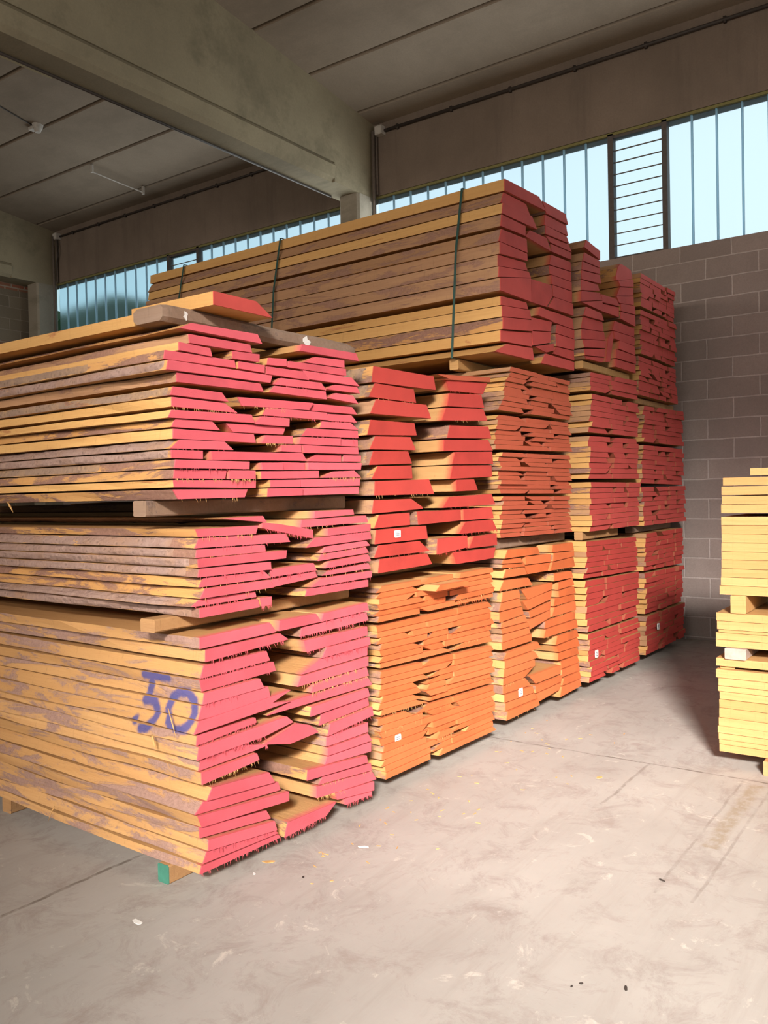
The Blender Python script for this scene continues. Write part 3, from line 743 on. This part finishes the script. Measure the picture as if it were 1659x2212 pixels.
m = MB(); m.box(-.04, .04, .05, .16, -.04, .0); m.build('cable_box', M['plastic'], L1)
m = MB(); m.tube([(6.75, 10.5, zc(6.75)-.012), (5.9, 10.4, zc(5.9)-.012), (4.5, 10.3, zc(4.5)-.012)], .008)
tag(m.build('ceiling_cable', M['dark'], smooth=True), 'dark cable running along the ceiling to the white sensor', 'cable')
L2 = empty('strip_tube', (8.3, 10.70, zc(8.3)-.09)); tag(L2, 'thin bare pale tube hanging under the ceiling at left', 'tube')
m = MB(); m.tube([(-.43, .05, .045), (-.40, .05, .03), (.40, -.05, -.06), (.43, -.055, -.065)], .011); m.build('tube', M['plastic'], L2, smooth=True)
m = MB(); m.box(-.45, -.42, .03, .07, .02, .13); m.box(.40, .43, -.07, -.03, -.09, .03); m.build('clip', M['plastic'], L2)

# trees outside, behind the frosted glass
def tree(x, y, h, r, label, seed):
    rr = random.Random(seed); t = empty('tree', (x, y, -.22)); tag(t, label, 'tree', 'trees behind the frosted glass')
    bm = bmesh.new()
    for i in range(9):
        a = rr.random()*6.28; q = rr.random()*r*.7; s = r*(.45+.3*rr.random())
        mm = Matrix.Translation((q*math.cos(a), q*math.sin(a), h-r*.8+rr.uniform(-.5, .3)*r))
        bmesh.ops.create_icosphere(bm, subdivisions=3, radius=s, matrix=mm)
    for v in bm.verts: v.co += v.normal*mnoise.noise(v.co*1.7)*.35*r*.4
    me = bpy.data.meshes.new('foliage'); bm.to_mesh(me); bm.free(); me.materials.append(M['leaf'])
    o = bpy.data.objects.new('foliage', me); C.objects.link(o); o.parent = t
    m = MB(); m.tube([(0, 0, 0), (.05, 0, h*.4), (0, .1, h*.75)], [.22, .17, .1]); m.build('trunk', M['trunk'], t, smooth=True)
tree(14.2, 19.3, 6.75, 2.4, 'dark tree showing as a blur behind the lower half of the far left panes', 3)
tree(14.2, 14.4, 6.0, 2.0, 'second dark tree blurred behind the left window, nearer the beam', 4)
tree(14.6, 7.2, 5.6, 1.6, 'faint greenish tree blurred behind the panes above the tall red bundle', 6)

# ------------------------------------------------------------------ boards
def frame_pt(k, u, y, z):
    x0, y0, a = FRAMES[k]; return (x0+u*math.cos(a)-y*math.sin(a), y0+u*math.sin(a)+y*math.cos(a), z)
def board(name, k, poly, L, seed, mats, edge='c', stick=0.0, fine=False, barkspan=None, sides=.004, pcol='red', outer=False):
    rr = random.Random(seed); n = len(poly)
    cu = sum(p[0] for p in poly)/n; z0 = min(p[1] for p in poly)
    # pull the outline in by a millimetre so that seams between boards stay open
    cz = sum(p[1] for p in poly)/n
    P = []
    for (u, z) in poly:
        P.append((u-cu+(-.0015 if u > cu else .0015), z-z0+(-.0012 if z > cz else .0012)))
    root = empty(name, frame_pt(k, cu, stick, z0), FRAMES[k][2])
    st = [.006, .05, .14, .3, .5, .75, 1.0, 1.3, 1.6, 1.95, 2.3, 2.7, 3.1, L] if fine else [.006, .25, .7, 1.3, 2.1, 3.0, L]
    st = [s for s in st if s < L-.05]+[L]
    v = []; f = []; fm = []; h = max(p[1] for p in P)
    amp = .017 if fine else (.007 if outer else .0012)
    offs = []
    for s in st:
        g = min(1, s/.3)
        lo = amp*g*mnoise.noise(Vector((seed*3.1, s*1.6, 0)))*1.6; ro = .0012*g*mnoise.noise(Vector((seed*5.7, s*1.6, 9)))
        b2 = amp*g*mnoise.noise(Vector((seed*2.3, s*2.2, 4)))
        offs.append((lo, ro, b2))
        for i, (u, z) in enumerate(P):
            du = 0
            if i == 0: du = lo+b2
            elif i == n-1: du = lo-b2*.6
            elif u > 0: du = ro
            v.append((u+du, s, z))
    ns = len(st)
    for j in range(ns-1):
        for i in range(n):
            q = (i+1) % n; f.append((j*n+i, j*n+q, (j+1)*n+q, (j+1)*n+i)); fm.append(1 if i == n-1 else 0)
    f.append(tuple(reversed(range(n)))); f.append(tuple((ns-1)*n+i for i in range(n))); fm += [0, 0]
    edge_m = {'c': M['c'], 'm': M['m'], 's': M['s'], 'b': M['b'], 'B': M['m'], 'g': M['m'], 'w': M['sawn']}[edge]
    wd = mesh_obj('wood', v, f, [M['sawn'], edge_m], fm, root)
    wd.color = (*PCOL.get(pcol, (.5, .1, .05)), 1)
    c = MB(); c.prism(P, 0, .006); c.build('painted_end', mats, root)
    if edge in 'Bg':
        s0, s1 = barkspan or (.02, L)
        K = int((s1-s0)/(.03 if fine else .12))+1; rows = 6; bv = []; bf = []
        a, b = Vector(P[0]), Vector(P[-1]); d = b-a; nrm = Vector((d.y, -d.x)); nrm.normalize()
        if nrm.x > 0: nrm = -nrm
        for kk in range(K+1):
            s = s0+(s1-s0)*kk/K
            t = next((i for i in range(len(st)-1) if st[i] <= s <= st[i+1]), len(st)-2); w = (s-st[t])/(st[t+1]-st[t]); w = max(0, min(1, w))
            lo = offs[t][0]*(1-w)+offs[t+1][0]*w; b2 = offs[t][2]*(1-w)+offs[t+1][2]*w
            for r in range(rows+1):
                q = r/rows; du = (lo+b2)*(1-q)+(lo-b2*.6)*q
                o_ = -.001 if r in (0, rows) or kk in (0, K) else (.006+.007*mnoise.noise(Vector((s*18+seed, q*3, seed))) + .004*mnoise.noise(Vector((s*60, q*9, seed))))
                if edge == 'g' and o_ > 0: o_ *= .55
                p = a+d*q+nrm*o_; bv.append((p.x+du, s, p.y))
        for kk in range(K):
            for r in range(rows):
                i = kk*(rows+1)+r; bf.append((i, i+1, i+rows+2, i+rows+1))
        mesh_obj('bark_edge', bv, bf, M['bark' if edge == 'B' else 'grey'], None, root, smooth=True)
    return root, P
def splinters(root, P, seed, n, mat, size=1.0):
    rr = random.Random(seed); m = MB(); a, b = P[-1], P[-2]
    for i in range(n):
        t = rr.betavariate(1.3, 1.3); x = a[0]+(b[0]-a[0])*t; z = a[1]+(b[1]-a[1])*t
        l = rr.uniform(.006, .024)*size; w = rr.uniform(.0006, .0016); dx = rr.uniform(-.4, .4)*l; dy = -rr.uniform(0, .5)*l
        m.v += [(x-w, .001, z+.001), (x+w, .001, z+.001), (x, .004, z+.001), (x+dx, dy, z-l)]
        q = len(m.v)-4; m.f += [(q, q+1, q+3), (q+1, q+2, q+3), (q+2, q, q+3)]; m.m += [0]*3
    m.build('splinters', mat, root)['kind'] = 'stuff'
def paper_tag(root, u, z, w, h, mat='paper', seed=0):
    t = MB(); c = min(w, h)*.22
    t.prism([(u-w+c, z-h), (u+w-c, z-h), (u+w, z-h+c), (u+w, z+h-c), (u+w-c, z+h), (u-w+c, z+h), (u-w, z+h-c), (u-w, z-h+c)], -.003, .0)
    o = t.build('paper_tag', M[mat], root); o['label'] = 'small white paper tag'
    t = MB()
    for i in range(3): t.box(u-w*.55, u+w*.5, -.0042, -.003, z+h*(.45-.4*i), z+h*(.45-.4*i)+h*.13)
    t.build('print', M['ink'], o)

ORD = ['top', 'second', 'third', 'fourth', 'fifth', 'sixth', 'seventh', 'eighth', 'ninth', 'tenth', 'eleventh', 'twelfth', 'thirteenth', 'fourteenth',
       'fifteenth', 'sixteenth', 'seventeenth', 'eighteenth', 'nineteenth', 'twentieth', 'twenty-first', 'twenty-second', 'twenty-third', 'twenty-fourth',
       'twenty-fifth', 'twenty-sixth', 'twenty-seventh', 'twenty-eighth', 'twenty-ninth', 'thirtieth', 'thirty-first', 'thirty-second', 'thirty-third']
INFO = {  # paint, colour word, where, board length, side codes from the top, group
    'Atop': ('pink', 'pink', "the nearest pile's top bundle", 4.0, 'mbcgBbgccmcBBgmcm', "pink-ended boards in the nearest pile's top bundle"),
    'Amid': ('pink', 'pink', "the nearest pile's middle bundle", 4.0, 'BmBBBBmmBB', "pink-ended boards in the nearest pile's middle bundle"),
    'Alow': ('pink', 'pink', "the nearest pile's lowest bundle", 4.0, 's'*20, "pink-ended boards in the nearest pile's lowest bundle"),
    'Btop': ('red', 'red', "the second pile's red bundle", 4.0, 'bggbgbggbbgbgb', "red-ended boards in the second pile"),
    'Cup': ('crimson', 'red', "the long strapped bundle", 3.72, 'cbcmbbbbbbccmc', "red-ended boards in the long strapped bundle"),
    'Dup': ('crimson', 'red', "the fourth pile's topmost bundle", 3.7, 'bbbmbbbbbbmbbb', "red-ended boards atop the fourth pile"),
    'Blow': ('orange', 'orange', "the second pile's orange bundle", 3.9, None, "orange-ended boards low in the second pile"),
    'Clow': ('orange', 'orange', "the third pile's lowest bundle", 3.9, None, "orange-ended boards low in the third pile")}
def tier_polys(q, n, rr, cols, gap=.3):
    TL, TR, BR, BL = [Vector((a/1000, b/1000)) for a, b in q]
    out = []
    wob = [rr.uniform(-.003, .003) for _ in range(n+1)]
    for i in range(n):
        t0, t1 = i/n, (i+1)/n
        def P(s, t): return (TL*(1-s)+TR*s)*(1-t)+(BL*(1-s)+BR*s)*t
        cuts = [0]+[c+rr.uniform(-.07, .07) for c in cols]+[1]
        if len(cols) > 1 and rr.random() < .22: cuts.pop(rr.randrange(1, len(cuts)-1))
        for j in range(len(cuts)-1):
            a, b = cuts[j], cuts[j+1]; s1, s2, s3, s4 = [rr.uniform(.001, .006) for _ in range(4)]
            if j == 0: s1, s3 = rr.uniform(-.012, .03), rr.uniform(-.02, .012)
            if j == len(cuts)-2: s2, s4 = rr.uniform(-.012, .03), rr.uniform(-.02, .012)
            if rr.random() < gap:
                e = rr.uniform(.03, .12)
                f1, f2 = rr.choice(((1, 0), (0, 1), (1, .6), (.2, 1), (1, .1)))
                if j == 0: s2 += e*f1; s4 += e*f2
                elif j == len(cuts)-2: s1 += e*f1; s3 += e*f2
                else: s1 += e*f1; s3 += e*f2; s2 += e*f2*.5
            A = P(a+s1, t0); Bp = P(b-s2, t0); Cc = P(b-s4, t1); D = P(a+s3, t1)
            out.append([tuple(A), tuple(Bp), tuple(Cc), tuple(D)])
    return out
def width_word(w): return 'narrow ' if w < .2 else ('wide ' if w > .42 else '')
def build_bundle(key, polys, tags=()):
    pm, cw, where, L, codes, grp = INFO[key]; k = key[0]
    idx = list(range(len(polys))); cen = {i: (sum(p[0] for p in polys[i])/len(polys[i]), sum(p[1] for p in polys[i])/len(polys[i])) for i in idx}
    lows = min(min(p[0] for p in q) for q in polys); his = max(max(p[0] for p in q) for q in polys); W3 = (his-lows)/3
    def colof(i): c = cen[i][0]; return 'left' if c < lows+W3*1.08 else ('right' if c > lows+W3*1.92 else 'middle')
    rank = {}
    for cl in ('left', 'middle', 'right'):
        g = sorted([i for i in idx if colof(i) == cl], key=lambda i: -cen[i][1])
        for r, i in enumerate(g):
            fb = len(g)-1-r
            rank[i] = (ORD[r]+(' down' if r else '')) if r <= fb else ('lowest' if fb == 0 else ORD[fb]+' up')
    # boards that show their left edge
    lefts = []
    for i in idx:
        z = cen[i][1]; mu = min(p[0] for p in polys[i])
        if not any(j != i and min(p[0] for p in polys[j]) < mu-.02 and min(p[1] for p in polys[j]) < z < max(p[1] for p in polys[j]) for j in idx): lefts.append(i)
    lefts.sort(key=lambda i: -cen[i][1]); code = {}
    for r, i in enumerate(lefts):
        if codes: code[i] = codes[min(r, len(codes)-1)]
        else: code[i] = random.Random(i*7+len(polys)).choice('ccmmbbgg')
    res = {}
    for i in idx:
        rr = random.Random(hash_(key)+i); lf = i in code; fine = lf and k == 'A'
        e = code.get(i, 'm' if rr.random() < .35 else 'w')
        span = None
        if key == 'Amid' and e == 'B': span = {0: (.38, L), 2: (.16, L)}.get(lefts.index(i), (.03+.12*rr.random(), L))
        if key == 'Atop' and e in 'Bg': span = (.02, L) if rr.random() < .6 else (.5, L)
        poly = [(a/1000, b/1000) for a, b in polys[i]] if abs(polys[i][0][1]) > 10 or abs(polys[i][0][0]) > 10 else polys[i]
        pmat = pm; cword = cw
        if key == 'Btop' and i == 8: pmat = 'rust'; cword = 'orange'
        stick = rr.uniform(-.010, .010)
        if key == 'Blow' and i == PROTRUDE: stick = -.10
        if key == 'Cup': LL = L+rr.uniform(-.03, .03)
        else: LL = L+rr.uniform(-.1, .1)
        o, P = board('board', k, poly, LL, hash_(key) % 97+i*1.37, M[pmat], e, stick, fine, span, pcol=pmat, outer=lf)
        w = max(p[0] for p in poly)-min(p[0] for p in poly)
        tag(o, '%s%s-ended board, %s at %s in %s' % (width_word(w), cword, rank[i], colof(i), where), 'board', grp)
        res[i] = (o, P, poly)
        if k in 'AB' and rr.random() < (.6 if key in ('Alow', 'Amid') else .3):
            splinters(o, P, i, rr.randint(8, 30) if key != 'Alow' else rr.randint(20, 60), M['splinter'] if rr.random() < .35 else M[pmat], 1.0)
        elif key == 'Clow' and rr.random() < .25: splinters(o, P, i, rr.randint(8, 20), M['splinter'])
    for (u, z, w, h) in tags:
        best = None
        for i, (o, P, poly) in res.items():
            if min(p[0] for p in poly)+w < u < max(p[0] for p in poly)-w and min(p[1] for p in poly) <= z <= max(p[1] for p in poly): best = i
        if best is None: best = min(res, key=lambda i: abs(cen[i][0]*(1 if abs(cen[i][1]) < 10 else .001)-u)+abs(cen[i][1]*(1 if abs(cen[i][1]) < 10 else .001)-z))
        o, P, poly = res[best]; n = len(poly); cu = sum(p[0] for p in poly)/n; z0 = min(p[1] for p in poly)
        paper_tag(o, u-cu, z-z0, w, h)
    return res
def hash_(s): return sum(ord(c)*(i+3)*17 for i, c in enumerate(s))
PROTRUDE = -1
for key in ('Atop', 'Amid', 'Alow', 'Btop', 'Cup', 'Dup', 'Clow'): build_bundle(key, ENDS[key], TAGS.get(key, ()))
rr = random.Random(11)
for key, cols in (('Blow', (.33, .60)),):
    ps = []
    for n_, q, l in TIERS:
        if n_ == key: ps += tier_polys(q, l, rr, cols, .42)
    if key == 'Blow':
        cj = (sum(a for a, z in EXTRA_BOARD)/4000, sum(z for a, z in EXTRA_BOARD)/4000)
        PROTRUDE = min(range(len(ps)), key=lambda i: abs(sum(p[0] for p in ps[i])/4-cj[0])*.3+abs(sum(p[1] for p in ps[i])/4-cj[1])*3-.3*(ps[i][1][0]-ps[i][0][0]))
    build_bundle(key, ps, TAGS.get(key, ()))

# the many boards of the farther bundles
m = MB(); rr = random.Random(5); PM = {'Cmid': 1, 'Dmid': 2, 'Dlow': 3, 'Eup': 2, 'Emid': 2, 'Elow': 3}
COLS = {'Cmid': (.36, .68), 'Dmid': (.40, .7), 'Dlow': (.35, .62), 'Eup': (.3, .55, .75), 'Emid': (.3, .55, .75), 'Elow': (.3, .5, .75)}
for n_, q, l in TIERS:
    if n_ not in PM: continue
    x0, y0, ang = FRAMES[n_[0]]; ca, sa = math.cos(ang), math.sin(ang)
    for p in tier_polys(q, l, rr, COLS[n_], .36):
        cu = sum(a for a, b in p)/4; cz = sum(b for a, b in p)/4; st = rr.uniform(-.012, .012); em = rr.choice((4, 4, 5, 6)); b = len(m.v)
        for s in (st, st+3.8+rr.uniform(-.1, .1)):
            for (u, z) in p:
                u += -.0018 if u > cu else .0018; z += -.0014 if z > cz else .0014
                m.v.append((x0+u*ca-s*sa, y0+u*sa+s*ca, z))
        m.f += [(b+3, b+2, b+1, b), (b+4, b+5, b+6, b+7)]; m.m += [PM[n_], 0]
        for i in range(4):
            j = (i+1) % 4; m.f.append((b+i, b+j, b+4+j, b+4+i)); m.m.append((em if min(q[0] for q in p) < .13 else 7) if i == 3 else 0)
o = m.build('stacked_boards', [M['sawn'], M['rust'], M['crimson'], M['red'], M['c'], M['b'], M['m'], M['over_shade']], fix=False)
tag(o, 'red- and orange-ended boards packed in the third, fourth and fifth piles farther back', 'boards', kind='stuff')

for k_, u_, z_, lb in FAR_TAGS:
    e = empty('paper_tag', frame_pt(k_, u_, -.016, z_), FRAMES[k_][2]); tag(e, lb, 'tag')
    t_ = MB(); t_.prism([(-.022, -.03), (.022, -.03), (.028, -.022), (.028, .022), (.022, .03), (-.022, .03), (-.028, .022), (-.028, -.022)], -.002, .003); t_.build('sheet', M['paper'], e)
    t_ = MB()
    for i_ in range(3): t_.box(-.014, .014, -.0035, -.002, .010-.012*i_, .014-.012*i_)
    t_.build('print', M['ink'], e)

# ------------------------------------------------------------------ bearers
def bearer(x0, x1, y0, y1, z0, z1, label, mat='bearer', endcap=None, rz=0, name='bearer'):
    e = empty(name, (x0, y0, z0), rz); tag(e, label, 'bearer', 'bearers between the bundles')
    m = MB(); w, d, h = x1-x0, y1-y0, z1-z0; c = .006
    m.prism([(c, 0), (d-c, 0), (d, c), (d, h-c), (d-c, h), (c, h), (0, h-c), (0, c)], 0.003, w, axis='x'); m.build('timber', M[mat], e)
    m = MB(); m.prism([(c, 0), (d-c, 0), (d, c), (d, h-c), (d-c, h), (c, h), (0, h-c), (0, c)], 0, .003, axis='x')
    o = m.build('end_face', M[endcap or mat], e)
    if endcap == 'green': o['label'] = 'green painted end'
    return e
bearer(2.298, 3.40, 2.767, 2.835, 0, .079, 'green-ended floor bearer under the near corner of the nearest pile', endcap='green')
bearer(2.22, 3.518, 2.75, 2.83, 1.529, 1.594, "weathered bearer under the nearest pile's top bundle", 'timber')
bearer(2.24, 3.52, 2.74, 2.83, 1.058, 1.112, "rough bearer on the nearest pile's lowest bundle", 'bearer')
bearer(5.02, 6.2, 2.92, 2.99, 2.437, 2.511, 'pale bearer under the long strapped bundle', 'plank')
bearer(5.02, 6.17, 2.67, 2.75, 1.213, 1.278, "brown bearer on the third pile's lowest bundle", 'timber')
bearer(6.33, 7.38, 2.56, 2.63, 2.550, 2.608, "light bearer under the fourth pile's topmost bundle", 'plank')
bearer(6.36, 7.15, 2.60, 2.67, 1.200, 1.266, "bearer on the fourth pile's lowest bundle", 'bearer')
bearer(7.60, 8.74, 2.58, 2.65, 2.372, 2.425, "bearer under the fifth pile's topmost bundle", 'bearer')
bearer(7.58, 8.72, 2.62, 2.69, 1.195, 1.256, "dark bearer on the fifth pile's lowest bundle", 'timber')
bearer(3.66, 4.72, 2.90, 2.98, 1.122, 1.168, "bearer on the second pile's orange bundle", 'bearer')
for (k, w, nm) in (('A', 1.1, 'nearest'), ('B', 1.1, 'second'), ('C', 1.15, 'third'), ('D', 1.0, 'fourth'), ('E', 1.05, 'fifth')):
    for s in ((.55,) if k == 'A' else (.35,))+(3.4,):
        if k == 'A' and s < 1: s = 1.5
        p = frame_pt(k, .03, s, 0); bearer(p[0], p[0]+w, p[1], p[1]+.08, 0, .078, '%s floor bearer under the %s pile' % ('front' if s < 1 else ('inner' if s < 2 else 'rear'), nm))

# ------------------------------------------------------------------ loose timbers on the nearest pile
e = empty('weathered_timber', (2.26, 2.66, 2.3085), math.radians(.2)); tag(e, 'grey weathered timber lying across the top of the nearest pile', 'timber')
m = MB(); c = .018; st = [0, .03, .09, .2, .4, .7, 1.0, 1.22, 1.275]
for i, x in enumerate(st):
    g = {0: .010, 8: .022, 7: .006}.get(i, 0); wz = .003*math.sin(x*7)
    for (y, z) in ((c, 0), (.17, .0), (.19, c), (.19, .055), (.165, .07), (c, .07), (0, .055), (0, c)):
        m.v.append((x, .095+(y-.095)*(1-g*6), .035+(z-.035)*(1-g*10)+wz))
for i in range(len(st)-1):
    for j in range(8): m.f.append((i*8+j, i*8+(j+1) % 8, (i+1)*8+(j+1) % 8, (i+1)*8+j)); m.m.append(0)
m.f += [tuple(range(8)), tuple((len(st)-1)*8+j for j in range(8))]; m.m += [0, 0]; m.build('wood', M['timber'], e)
for (x, s, sd) in ((.115, 1.0, 1), (.87, 1.2, 2)):
    m = MB(); r2 = random.Random(sd); pts = [(x+.012*s*(.4+r2.random())*math.cos(a)*(1.7 if sd == 2 else 1), .036+.020*s*(.5+r2.random()*.7)*math.sin(a)) for a in [i*.7 for i in range(9)]]
    m.prism(pts, -.003, .0005); o = m.build('paper_scrap', M['paper'], e); o['label'] = 'torn white paper scrap'
def loose(name, x0, x1, y0, y1, z0, z1, label, mat, end, rz=0.0, chamf=0):
    e = empty(name, (x0, y0, z0), rz); w, d, h = x1-x0, y1-y0, z1-z0; m = MB()
    poly = [(0, h), (w-chamf, h), (w, 0), (0, 0)]; ys = [.006]+[d*i/8 for i in range(1, 9)]
    for s in ys:
        du = .004*mnoise.noise(Vector((s*2, x0, 3)))*min(1, s*3); dz = .006*mnoise.noise(Vector((s*.9, 7, x0)))*min(1, s)
        for (u, z) in poly: m.v.append((u+du, s, z+dz))
    for i in range(len(ys)-1):
        for j in range(4): m.f.append((i*4+j, i*4+(j+1) % 4, (i+1)*4+(j+1) % 4, (i+1)*4+j)); m.m.append(0)
    m.f += [(0, 1, 2, 3), tuple(32+j for j in range(4))]; m.m += [0, 0]; m.build('wood', M[mat], e)
    c = MB(); c.prism(poly, 0, .006); c.build('painted_end' if end else 'end_face', M[end or mat], e); tag(e, label, 'board'); return e
loose('board', 2.42, 2.765, 2.54, 3.06, 2.381, 2.436, 'short loose red-ended board lying on the grey weathered timber', 'c', 'crimson', chamf=.10)
loose('board', 2.28, 2.60, 2.865, 6.85, 2.316, 2.363, 'clean yellow board on the top left edge of the nearest pile, under the weathered timber', 'c', None)

# ------------------------------------------------------------------ straps of the long bundle
hull_pts = sorted(set((a/1000, b/1000) for q in ENDS['Cup'] for a, b in q))
def hull(pts):
    def half(ps):
        h = []
        for p in ps:
            while len(h) > 1 and (h[-1][0]-h[-2][0])*(p[1]-h[-2][1])-(h[-1][1]-h[-2][1])*(p[0]-h[-2][0]) <= 0: h.pop()
            h.append(p)
        return h[:-1]
    return half(pts)+half(pts[::-1])
HP = hull(hull_pts); hc = (sum(p[0] for p in HP)/len(HP), sum(p[1] for p in HP)/len(HP))
for s, l in ((.33, 'green strap round the long bundle, nearest its red end'), (2.05, 'green strap round the middle of the long bundle'), (3.24, 'green strap near the far left end of the long bundle')):
    e = empty('strap', frame_pt('C', 0, s, 0), FRAMES['C'][2]); tag(e, l, 'strap', 'straps round the long bundle')
    m = MB(); n = len(HP); w = .009
    for t in (.012, .014):
        for dy in (-w, w):
            for (u, z) in HP:
                d = math.hypot(u-hc[0], z-hc[1]); m.v.append((u+(u-hc[0])/d*t, dy+.02*math.sin(z*5)*(1 if u < .3 else 0), z+(z-hc[1])/d*t))
    for i in range(n):
        j = (i+1) % n
        for a, b in ((0, n), (2*n, 3*n), (0, 2*n), (n, 3*n)): m.f.append((a+i, a+j, b+j, b+i)); m.m.append(0)
    m.build('band', M['strap'], e)
    m = MB(); m.box(hc[0]-.02, hc[0]+.02, -.012, .012, 3.70, 3.712); m.build('seal', M['strap'], e)

# ------------------------------------------------------------------ the stack of pale planks at the right
XS = 5.04
rows = [(1.658, 1.699, 1.07), (1.604, 1.650, 1.215), (1.550, 1.600, 1.223), (1.498, 1.545, 1.225), (1.448, 1.497, 1.228),
        (1.380, 1.428, 1.227), (1.331, 1.379, 1.228), (1.281, 1.330, 1.228), (1.230, 1.280, 1.228), (1.184, 1.229, 1.229), (1.133, 1.183, 1.230),
        (1.085, 1.132, 1.231), (1.037, 1.084, 1.233), (.984, 1.036, 1.242),
        (.833, .880, 1.262), (.785, .832, 1.258), (.767, .784, 1.25), (.727, .766, 1.265), (.684, .726, 1.267), (.574, .620, 1.266),
        (.507, .556, 1.267), (.460, .506, 1.257), (.428, .459, 1.258), (.384, .427, 1.25), (.335, .383, 1.252), (.279, .334, 1.252), (.230, .278, 1.255), (.188, .229, 1.262),
        (.152, .187, 1.258), (.124, .151, 1.256), (.081, .123, 1.255)]
rr = random.Random(9)
for i, (z0, z1, y1) in enumerate(rows):
    dx = rr.uniform(-.006, .006); e = empty('plank', (XS+dx, y1, z0)); L = 4.0+rr.uniform(-.05, .05)
    m = MB(); m.box(0, .60, -L, 0, .0008, z1-z0-.0008); m.build('wood', M['plank'], e)
    part = 'upper part' if i < 14 else ('middle part' if i < 20 else 'lower part'); n0 = {0: 0, 14: 14, 20: 20}[0 if i < 14 else 14 if i < 20 else 20]
    tag(e, 'pale planed plank, %s in the %s of the stack at the right edge' % (ORD[i-n0]+(' down' if i > n0 else ''), part), 'plank', 'pale planks at the right edge')
def rbearer(y0, y1, z0, z1, x0, label, mat='plank'):
    e = empty('bearer', (x0, y0, z0)); tag(e, label, 'bearer', 'bearers in the right stack'); m = MB()
    m.prism([(.004, 0), (y1-y0-.004, 0), (y1-y0, .004), (y1-y0, z1-z0-.004), (y1-y0-.004, z1-z0), (.004, z1-z0), (0, z1-z0-.004), (0, .004)], 0, .62, axis='x'); m.build('timber', M[mat], e)
rbearer(1.10, 1.182, .881, .983, 5.03, 'pale square bearer under the upper part of the right stack')
rbearer(1.10, 1.215, .621, .683, 5.02, 'plastic-wrapped whitish bearer in the lower half of the right stack', 'wrap')
rbearer(1.17, 1.25, .557, .573, 5.06, 'thin spacer strip under the single plank of the right stack')
rbearer(.93, 1.01, 0, .080, 4.98, 'brown floor bearer under the right stack', 'bearer')
rbearer(-1.8, -1.72, 0, .080, 4.98, 'floor bearer under the near end of the right stack', 'bearer')

# ------------------------------------------------------------------ litter on the floor
rr = random.Random(21); n = 0
def flat(name, x, y, s, mat, label, cat, grp, seed, asp=2.2):
    r2 = random.Random(seed); a0 = r2.random()*6.28; m = MB(); N_ = 7; pts = []
    for i in range(N_):
        a = 2*math.pi*i/N_; q = s*(.7+.6*r2.random()); px, py = q*asp*math.cos(a), q*math.sin(a)
        pts.append((px*math.cos(a0)-py*math.sin(a0), px*math.sin(a0)+py*math.cos(a0)))
    m.prism(pts, 0.0005, .003, axis='z'); o = m.build(name, M[mat], None, (x, y, 0)); tag(o, label, cat, grp)
for (x, y, s, mt, lb) in LITTER:
    flat('wood_chip' if mt != 'paper' else 'paper_scrap', x, y, s, mt, lb, 'chip' if mt != 'paper' else 'scrap', None, int(x*100+y*31))
m = MB()
for i, (x, y) in enumerate(SHAV):
    a0 = rr.random()*6.28; l = .006+.008*rr.random(); w = .0015+.002*rr.random(); b = [(x+p*l*math.cos(a0)-q*w*math.sin(a0), y+p*l*math.sin(a0)+q*w*math.cos(a0)) for p, q in ((-1, -1), (1, -1), (1.1, 1), (-.9, 1))]
    m.prism(b, .0005, .003, axis='z')
tag(m.build('wood_shavings', M['splinter']), 'scattered tiny wood shavings on the floor in front of the piles', 'shavings', kind='stuff')
# long splinters sticking out of the sides and bottom of the nearest piles
for i, (p, q, w, lb) in enumerate(STRIPS):
    m = MB(); P, Q = Vector(p), Vector(q); mid = (P+Q)/2+Vector((-.004, -.004, .004)); m.tube([P, mid, Q], [w, w*1.4, w*.3], 5)
    tag(m.build('long_splinter', M['splinter'], smooth=True), lb, 'splinter', 'long splinters hanging from the piles')
